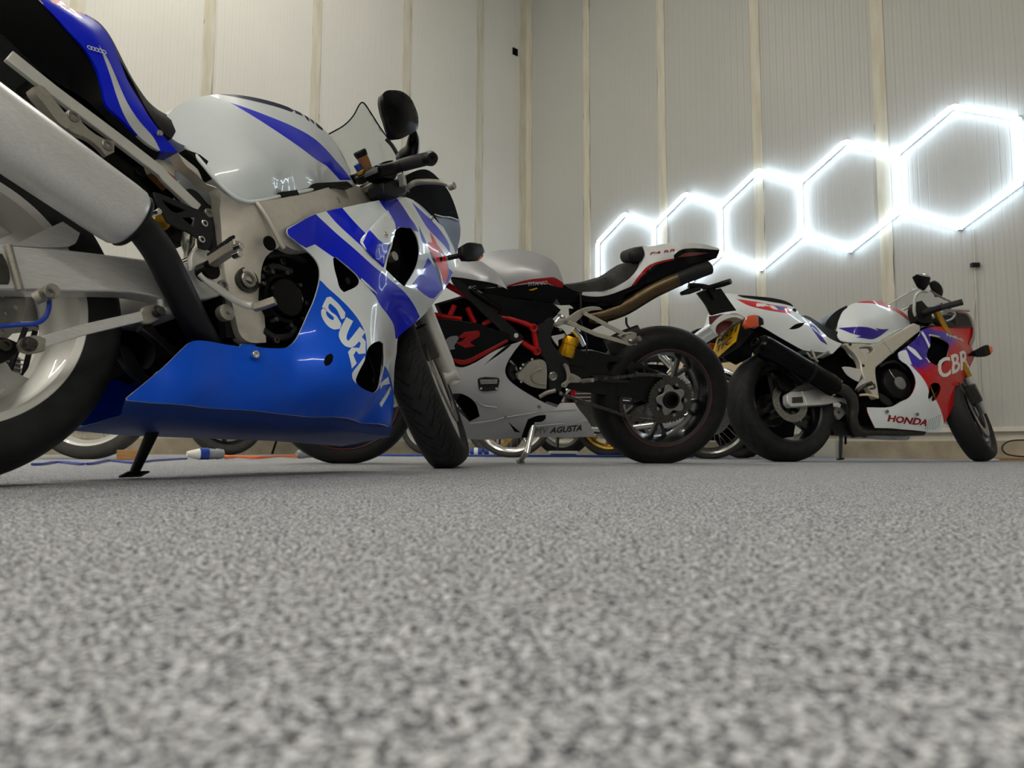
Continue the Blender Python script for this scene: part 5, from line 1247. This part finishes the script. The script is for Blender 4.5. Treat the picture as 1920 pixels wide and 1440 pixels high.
H.text('model_mark', 'FireBlade', (1560+1150*.1875, 500+695*.1875), (1560+1315*.1875, 500+752*.1875), .022, 'plug_white', .142, shear=.25, parent=mh, depth=.003, field=FH)
H.text('fairing_lettering', 'HONDA', (1560+552*.1875, 640+798*.1875), (1560+942*.1875, 640+848*.1875), .034, 'dark_red', .172, shear=.15, bold=.03, parent=mh, depth=.004, field=FH)
H.bolt('bolt', 'n 558,700,17.5 860,728,18.5', .010, 'grey_graphic', mh); H.bolt('bolt', 'm 1125,648,14 1255,792,15 1355,968,11 1070,1105,20.5', .005, 'chrome', mh)
H.tube('duct_lip', 'm 978,684,17 1060,702,16.5 1140,742,16 1178,792,15.5 1155,900,17', .006, 'cream', mh)
H.tube('radiator_pipe', 'n 985,450,12 1020,540,12 1040,590,12', .006, 'gold_alloy', mh)
# cockpit
H.sheet('windscreen', 'm 555,385,8 700,300,7.5 870,205,7 985,240,7 1180,345,7 1190,420,7.5 1000,480,8 720,430,8.5', 'm 900,350,10', 'clear_screen', .003, 8)
H.tube('screen_edge', 'm 560,380,8 700,298,6 870,207,3', .004, 'plug_white'); H.tube('screen_edge', 'm 985,240,1 1080,300,1 1185,350,2', .006, 'maroon'); H.tube('screen_strut', 'm 710,435,9 810,380,9', .006, 'cream')
H.sheet('mirror', 'm 812,98,25 832,86,25 940,86,25.5 972,112,25.5 960,170,25 920,234,25 868,205,25 838,155,25', 'm 900,140,25.8', ('gloss_black', 'chrome'), .02, 4, regions=[('m 800,70 960,60 980,112 880,98', 1)])
H.sheet('mirror', 'm 975,160,-20 1010,140,-20 1060,170,-20 1100,245,-20 1090,300,-20 1040,300,-20 1010,240,-20', '', 'gloss_black', .02, 5)
H.tube('mirror_stem', 'm 880,575,13 850,520,14 822,450,16 828,330,19 850,275,21 900,248,23 960,250,24', .0085, 'wheel_silver', sub=8)
H.tube('handlebar', 'm 800,520,10 860,500,12 960,450,18 1120,400,24 1300,350,30', [.02, .022, .02, .018, .016], 'satin_black'); H.tube('grip', 'm 1080,412,23 1200,380,27 1305,352,31', .0195, 'rubber_hose')
H.tube('brake_lever', 'm 1120,455,22 1200,438,25 1300,435,28 1380,440,31', [.012, .008, .007, .008], 'cast_alloy')
H.plate('switchgear', 'm 830,420 850,350 900,335 960,400 1080,380 1110,350 1100,430 1000,470 1020,560 900,560 860,540', .16, .06, 'satin_black', bevel=.005)
H.plate('instrument_binnacle', 'm 980,520 1140,470 1240,480 1260,600 960,600', .10, .2, 'satin_black', bevel=.01); H.tube('cockpit_cable', 'm 1140,545,14 1200,520,16 1230,470,18 1180,440,20', .006, 'light_grey')
H.tube('fork_leg_top', 'm 930,540,11 1000,610,11', .022, 'steel')
fi = H.sheet('front_indicator', 'm 1405,845,13.5 1450,824,14 1530,792,14.5 1580,814,14.5 1586,850,14.5 1560,883,14.3 1480,904,13.8 1420,888,13.5', 'm 1500,850,14.8', ('satin_black', 'amber'), .03, 3, regions=[('m 1530,780 1600,800 1600,870 1565,892 1555,840 1545,800', 1)])
H.tube('indicator_stem', 'm 1350,890,8 1390,878,10 1430,862,13', .010, 'satin_black', fi)
gh = H.Mx.inverted() @ ground(1576, 862.5)
s3 = mesh_obj('side_stand', *g_sweep([H.q(zp('n 90,940,-6')[0]), gh+Vector((0, 0, .006))], [.012, .008], 12), 'satin_black', r)
mesh_obj('stand_foot', *g_box(gh+Vector((0, 0, .006)), (.04, .03, .008)), 'satin_black', s3)
H.tube('stand_spring', 'n 135,950,-5 135,1030,-6', .007, 'satin_black')
# ================================================================ the row of older motorcycles behind
def from_px(px, Z):
    d = ray(px, 850); return CPOS+d*(Z/d.y)
def back_bike(name, label, P0, P1, side, cols, wk=('spoke5', 'spoke5'), R=.31, lean=.12, exhaust='chrome', upper='naked', rim='wheel_silver'):
    """P0/P1: rear and front contact on the floor"""
    dv = P1-P0; th = math.atan2(dv.x, dv.y); wb = dv.length
    B = Bike(name, P0.x, P0.y, th, lean, side, label); r = B.root; body, frame, seat = cols; A = (0, -side, 0)
    k = wb/1.42
    for nm, a, kd in (('rear_wheel', 0, wk[0]), ('front_wheel', wb, wk[1])):
        c = B.loc(a, 0, R); Wd = .14 if nm[0] == 'r' else .11
        w = wheel(nm, r, c, A, R+.002, Wd-(.02 if kd == 'wire' else 0), .262 if kd == 'wire' else .225, Wd-.045, 'rubber_dusty', rim, kd, rot=.2)
        add_disc('brake_disc', c, A, .06, .09, .14, 'steel', w, 18)
    ax_ = Vector((-.45, 0, 1)).normalized()
    for sg in (1, -1):
        f0 = B.loc(wb, .085*sg, R); mesh_obj('fork_leg', *g_sweep([f0-ax_*.02, f0+ax_*.28, f0+ax_*.29, f0+ax_*.62], [.024, .024, .018, .018], 12), 'steel', r)
        s0 = B.loc(.0, .11*sg, R); s1 = B.loc(.16*k, .12*sg, .66); mesh_obj('shock_absorber', *g_sweep([s0, s0.lerp(s1, .2), s0.lerp(s1, .21), s0.lerp(s1, .8), s1], [.012, .012, .026, .026, .012], 12), 'satin_black', r)
        mesh_obj('swingarm', *box_sweep([B.loc(-.03, .10*sg, R), B.loc(.50*k, .09*sg, .36)], .03, .045, (0, 0, 1)), 'satin_black', r)
    B_loc = B.loc
    def poly(nm, P, n, m, both_th): # closed body slab with rounded edges
        v2, tr, _ = cdt(round_poly(P, 4), [], [], .06); mb = MB(); V, Fc = B.solid(v2, tr, [n]*len(v2), 2*n); mb.add(V, Fc); return mb.build(nm, m, r, bevel=min(.03, n*.5))
    poly('engine', [(.42*k, .30), (.55*k, .22), (.85*k, .20), (.95*k, .30), (.92*k, .56), (.80*k, .62), (.55*k, .60), (.45*k, .46)], .13, 'dark_steel', 0)
    for i in range(6):
        mesh_obj('cooling_fin', *g_box(B_loc(.82*k, 0, .42+.026*i), (.22, .30, .007)), 'cast_alloy', r, smooth=0)
    mesh_obj('engine_cover', *g_cyl(B_loc(.66*k, .15, .36), A, .085, .05, 32, .012), 'cast_alloy', r)
    poly('fuel_tank', [(.56*k, .70), (.66*k, .84), (.80*k, .90), (.98*k, .89), (1.08*k, .80), (1.06*k, .72), (.80*k, .69)], .12, body, 0)
    poly('seat', [(-.14, .80), (.10, .80), (.34*k, .76), (.58*k, .76), (.58*k, .70), (.30*k, .68), (0, .72), (-.16, .75)], .11, seat, 0)
    poly('side_cover', [(.28*k, .66), (.54*k, .68), (.52*k, .52), (.40*k, .46), (.30*k, .54)], .12, body, 0)
    for sg in (1, -1):
        mesh_obj('frame_tube', *g_sweep(catmull([B_loc(-.1, .09*sg, .72), B_loc(.45*k, .09*sg, .68), B_loc(.55*k, .09*sg, .30), B_loc(.90*k, .08*sg, .22), B_loc(1.05*k, .04*sg, .70)], 5), .014, 8), frame, r)
    mesh_obj('exhaust_pipe', *g_sweep(catmull([B_loc(.92*k, .11, .55), B_loc(1.02*k, .12, .44), B_loc(.95*k, .13, .26), B_loc(.70*k, .14, .22), B_loc(.35*k, .16, .26)], 6), .021, 14), exhaust, r)
    mesh_obj('muffler', *g_sweep([B_loc(.38*k, .16, .255), B_loc(.30*k, .17, .27), B_loc(-.05, .19, .38), B_loc(-.20, .195, .43), B_loc(-.21, .195, .433)], [.022, .045, .05, .045, .03], 24), exhaust, r)
    for nm, a in (('rear_mudguard', 0), ('front_mudguard', wb)):
        ar = []
        for j in range(7):
            la = -.07+.14*j/6
            ar.append([B_loc(a, la, R)+Vector((math.cos(t), 0, math.sin(t)))*(R+.03-1.6*abs(la)**1.5) for t in [math.radians((70 if a == 0 else 40)+ (105 if a == 0 else 100)*i/12) for i in range(13)]])
        V = [p for q in ar for p in q]; o = mesh_obj(nm, V, [(j*13+i, j*13+i+1, (j+1)*13+i+1, (j+1)*13+i) for j in range(6) for i in range(12)], 'chrome' if body == 'gloss_black' else body, r)
        md = o.modifiers.new('s', 'SOLIDIFY'); md.thickness = .003
    top = B_loc(wb, 0, R)+ax_*.62
    mesh_obj('handlebar', *g_sweep(catmull([top+Vector((-.18, .34, .12)), top+Vector((-.08, .25, .16)), top+Vector((-.02, .1, .04)), top+Vector((-.02, -.1, .04)), top+Vector((-.08, -.25, .16)), top+Vector((-.18, -.34, .12))], 5), .012, 10), 'chrome', r)
    hl = mesh_obj('headlamp', *g_lathe(top+Vector((.06, 0, -.06)), (1, 0, 0), [(-.08, 0), (-.07, .05), (0, .085), (.03, .088), (.035, .08), (.045, 0)], 28), 'chrome', r)
    mesh_obj('tail_lamp', *g_cyl(B_loc(-.26, 0, .72), (1, 0, 0), .04, .05, 16, .008), 'maroon', r)
    for sg in (1, -1): mesh_obj('indicator', *g_cyl(B_loc(-.20, .12*sg, .70), (1, 0, 0), .028, .05, 14, .008), 'amber', r)
    g = mesh_obj('side_stand', *g_sweep([B_loc(.55*k, -.10*side, .28), B.Mx.inverted() @ (B.Mx @ B_loc(.50*k, -.24*side, .0)+Vector((0, 0, 0)))], .011, 8), 'satin_black', r)
    gp = B.Mx @ B_loc(.50*k, -.24*side, 0); gp.z = .009
    g.data.vertices  # stand ends exactly on the floor
    B.root.children
    V = [B_loc(.55*k, -.10*side, .28), B.Mx.inverted() @ gp]; me = g.data
    nv, nf = g_sweep(V, .010, 8)
    for i, v in enumerate(me.vertices): v.co = nv[i]
    return B
def fl(px, Z):
    p = from_px(px, Z); return Vector((p.x, p.y, 0))
back_bike('classic_motorcycle', 'old motorcycle with a wire-spoked wheel, seen behind the nearest rear tyre', fl(-330, 3.75), fl(165, 3.8), 1, ('gloss_black', 'satin_black', 'seat_vinyl'), wk=('wire', 'wire'), R=.335, lean=.03)
back_bike('classic_motorcycle', 'dark motorcycle seen low under the blue fairing, wheel by the grey plug', fl(425, 5.9), fl(690, 6.6), 1, ('gloss_black', 'satin_black', 'seat_vinyl'), wk=('spoke5', 'spoke5'), R=.31, exhaust='pipe_black', rim='wheel_black')
back_bike('classic_motorcycle', 'motorcycle with white-rimmed wheel seen under the silver fairing', fl(1057, 6.7), fl(800, 7.5), -1, ('navy', 'satin_black', 'seat_vinyl'), wk=('spoke6', 'spoke6'), R=.31, rim='wheel_silver')
back_bike('classic_motorcycle', 'motorcycle with bronze wheel rims partly hidden by the silver side stand', fl(1145, 6.0), fl(932, 6.5), -1, ('dark_red', 'satin_black', 'seat_vinyl'), wk=('spoke10', 'spoke10'), R=.30, rim='gold_alloy')
b5 = back_bike('classic_motorcycle', 'black and chrome motorcycle glimpsed through the silver motorcycle rear wheel', fl(1330, 5.0), fl(960, 5.25), -1, ('gloss_black', 'satin_black', 'seat_vinyl'), wk=('wire', 'wire'), R=.31, rim='chrome')
b6 = back_bike('classic_motorcycle', 'dark motorcycle with cream side panels between the two rear wheels', fl(1395, 5.5), fl(1240, 6.5), -1, ('cream', 'satin_black', 'seat_vinyl'), wk=('spoke5', 'spoke5'), R=.30, rim='wheel_black', exhaust='pipe_black')
m5 = B5M = b5
b5.tube('upper_muffler', 'j 950,300,18 1000,350,18 1230,590,18', [.026, .028, .028, .024], 'chrome', sub=4, seg=20)
b5.tube('muffler_strap', 'j 1050,330,21 1060,420,21 1020,480,21', .008, 'chrome')
b5.tube('muffler_link', 'j 1230,590,18 1250,640,18 1240,700,18', .012, 'steel')
b6.plate('lower_fairing', 'z 1285,700 1420,715 1445,780 1440,826 1300,826', .12, .24, 'black_hole')
b6.plate('side_panel', 'z 1343,682 1382,674 1408,636 1418,660 1384,700 1362,738 1350,722', .15, .02, 'cream')
b6.plate('rear_cowl', 'z 1286,640 1297,620 1328,612 1350,636 1352,690 1330,704 1296,690', .12, .2, 'gloss_black', bevel=.02)
# ================================================================ things on the floor and walls
def thing_mesh(name, geo, m, label, cat, group=None, smooth=40, bevel=0):
    o = mesh_obj(name, *geo, m, None, smooth=smooth, bevel=bevel); o['label'] = label; o['category'] = cat
    if group: o['group'] = group
    return o
def empty(name, p, label, cat, group=None):
    e = bpy.data.objects.new(name, None); COL.objects.link(e); e.location = p; e['label'] = label; e['category'] = cat
    if group: e['group'] = group
    return e
def floor_path(pts, z, sub=8):
    return catmull([fl_at(px, py)+Vector((0, 0, z)) for px, py in pts], sub)
def fl_at(px, py):
    p = ground(px, py); return p
SB = [(60, 874), (80, 873), (111, 869), (163, 873), (205, 866), (251, 870), (288, 866), (330, 863), (350, 862)]
thing_mesh('extension_cable', g_sweep(floor_path(SB, .006), .0048, 8), 'blue_cable', 'blue cable snaking over the carpet to the grey and white plug', 'cable')
a0 = ground(350, 862)+Vector((0, 0, .030)); a1 = ground(420, 861.5)+Vector((0, 0, .030)); dx = (a1-a0); Lp = dx.length; dx.normalize()
pe = empty('power_plug', a0, 'white, blue and grey industrial plug on the floor behind the black side stand', 'plug')
def rel(V, p): return [Vector(v)-p for v in V]
for nm, prf, m in (('plug_body', [(0, 0), (0, .014), (.03, .022), (Lp*.33, .030), (Lp*.33, 0)], 'plug_white'), ('plug_ring', [(Lp*.32, 0), (Lp*.32, .033), (Lp*.55, .033), (Lp*.55, 0)], 'blue_tape'),
                   ('socket_body', [(Lp*.55, 0), (Lp*.55, .030), (Lp*.75, .026), (Lp*.8, .030), (Lp*.97, .024), (Lp, .012), (Lp, 0)], 'plug_grey')):
    V, Fq = g_lathe(a0, dx, prf, 28); mesh_obj(nm, rel(V, a0), Fq, m, pe)
for i, pts in enumerate(([(422, 861.5), (450, 859), (480, 862), (520, 858), (556, 860)], [(422, 862), (455, 863), (490, 864), (530, 862), (556, 861)])):
    thing_mesh('extension_cable', g_sweep(floor_path(pts, .008+.012*i), .0052, 8), 'orange_cable', ('orange cable arching up between the two grey plugs', 'orange cable lying nearest the camera between the two plugs')[i], 'cable')
a2 = ground(556, 860)+Vector((0, 0, .027)); a3 = ground(590, 859.5)+Vector((0, 0, .027)); d3 = (a3-a2); L3 = d3.length; d3.normalize()
thing_mesh('power_socket', g_lathe(a2, d3, [(0, 0), (0, .015), (.02, .026), (L3*.4, .026), (L3*.42, .022), (L3*.8, .022), (L3, .018), (L3, 0)], 24), 'plug_grey', 'grey cable socket on the floor beside the silver motorcycle front wheel', 'plug')
tb = ground(238, 863)
thing_mesh('timber_block', g_box(tb+Vector((0, .03, .026)), (.115, .05, .05)), 'timber', 'short pale timber block on the carpet behind the black side stand', 'wood block', smooth=0, bevel=.003)
for i, (x0, x1) in enumerate(((882, 905), (908, 938), (941, 976))):
    p = fl(x0, 5.75)+Vector((0, 0, .035)); q = fl(x1, 5.75)+Vector((0, 0, .035)); L = (q-p).length
    e = empty('rolled_strap', p, ('blue and white roll nearest the black front tyre', 'middle one of three blue and white rolls on the floor', 'blue and white roll just left of the silver side stand')[i], 'roll', 'blue and white rolls by the wall')
    V, Fq = g_lathe(p, q-p, [(0, 0), (0, .032), (L*.96, .034), (L*.97, 0)], 20); mesh_obj('roll', rel(V, p), Fq, 'blue_tape', e)
    V, Fq = g_lathe(p, q-p, [(L*.3, .030), (L*.3, .0365), (L*.62, .0365), (L*.62, .030)], 20, True); mesh_obj('white_band', rel(V, p), Fq, 'plug_white', e)
thing_mesh('floor_cable', g_sweep(catmull([fl(x, 5.55+.05*math.sin(x))+Vector((0, 0, .010)) for x in (700, 760, 870, 960, 1030, 1100, 1180, 1300)], 8), .009, 8), 'blue_tape', 'thin blue cable lying straight across the floor behind the side stand', 'cable')
p = fl(1056, 5.68)
thing_mesh('plastic_batten', g_box(p+Vector((0, 0, .035)), (.23, .04, .025)), 'plug_white', 'short white plastic batten on the floor under the silver fairing', 'batten', smooth=0, bevel=.003)
thing_mesh('batten_block', g_box(p+Vector((0, 0, .011)), (.20, .06, .022)), 'satin_black', 'flat black block holding up the white batten', 'block', smooth=0)
p = fl(1397, 6.2); thing_mesh('small_box', g_box(p+Vector((0, 0, .022)), (.13, .06, .044)), 'blue_tape', 'small dark blue box at the foot of the kerb between the rear wheels', 'box', smooth=0, bevel=.004)
for i, x in enumerate((1343, 1363, 1419)):
    p = fl(x, 6.2); thing_mesh('cable_end', g_cyl(p+Vector((0, 0, .016)), (1, .2, 0), .016, .05, 14, .003), 'plug_white', ('white cable end by the silver motorcycle rear tyre', 'white cable end left of the small blue box', 'white cable end right of the small blue box')[i], 'connector', 'white cable ends by the kerb')
wk = on_plane(1553, 843, C0+dL*.08, dL); wk.z = 0
thing_mesh('cream_block', g_box((0, 0, 0), (.18, .06, .15)), 'card', 'cream block leaning on the concrete kerb behind the white motorcycle rear wheel', 'block', smooth=0, bevel=.004)
o = bpy.data.objects['cream_block']; o.location = wk+dL*.035+Vector((0, 0, .076)); o.rotation_euler = (0, 0, math.atan2(dR.y, dR.x))
# scrap board and cable at the far right
wb_ = fl(1912, 4.75)
thing_mesh('board_offcut', g_box((0, 0, 0), (.26, .10, .018)), 'timber', 'flat orange-brown board offcut on the floor at the right edge', 'board', smooth=0)
o = bpy.data.objects['board_offcut']; o.location = wb_+Vector((0, 0, .0095))
thing_mesh('loose_cable', g_sweep(catmull([wb_+Vector((x, y, z)) for x, y, z in ((.10, .06, .14), (-.02, .06, .13), (-.08, .05, .09), (-.07, .03, .045), (.0, 0, .028), (.08, -.02, .028))], 8), .005, 8), 'rubber_hose', 'thin black cable curling onto the board offcut', 'cable')
thing_mesh('loose_wire', g_sweep(catmull([wb_+Vector((x, y, .006)) for x, y in ((-.14, 0), (-.24, -.02), (-.27, .02), (-.2, .05), (-.12, .03))], 8), .004, 8), 'plug_white', 'pale loop of wire on the floor left of the board offcut', 'cable')
# cable hanging on the right wall, its clip, hexagon power joint
def onw(px, py, off=.012): return on_plane(px, py, C0+dL*off, dL)
hc = empty('hanging_cable', onw(1828, 497), 'thin pale cable hanging down the right wall from a small dark clip', 'cable'); hp = hc.location.copy()
for pts in ([(1825, 430), (1827, 470), (1828, 500), (1830, 540), (1826, 580), (1820, 650), (1812, 720), (1815, 800)], [(1828, 500), (1831, 560), (1834, 640), (1838, 720), (1842, 800), (1848, 850)]):
    V, Fq = g_sweep(catmull([onw(x, y) for x, y in pts], 6), .0035, 6); mesh_obj('cable', rel(V, hp), Fq, 'card', hc)
V, Fq = g_box(onw(1828, 497, .03), (.055, .03, .03)); mesh_obj('clip', rel(V, hp), Fq, 'satin_black', hc)
bs = on_plane(966, 97, C0+dR*.012, dR)
thing_mesh('wall_patch', g_box((0, 0, 0), (.08, .015, .09)), 'black_hole', 'small black square fixing high on the left wall by the corner', 'fixing', smooth=0)
o = bpy.data.objects['wall_patch']; o.location = bs; o.rotation_euler = (0, 0, math.atan2(dL.y, dL.x))
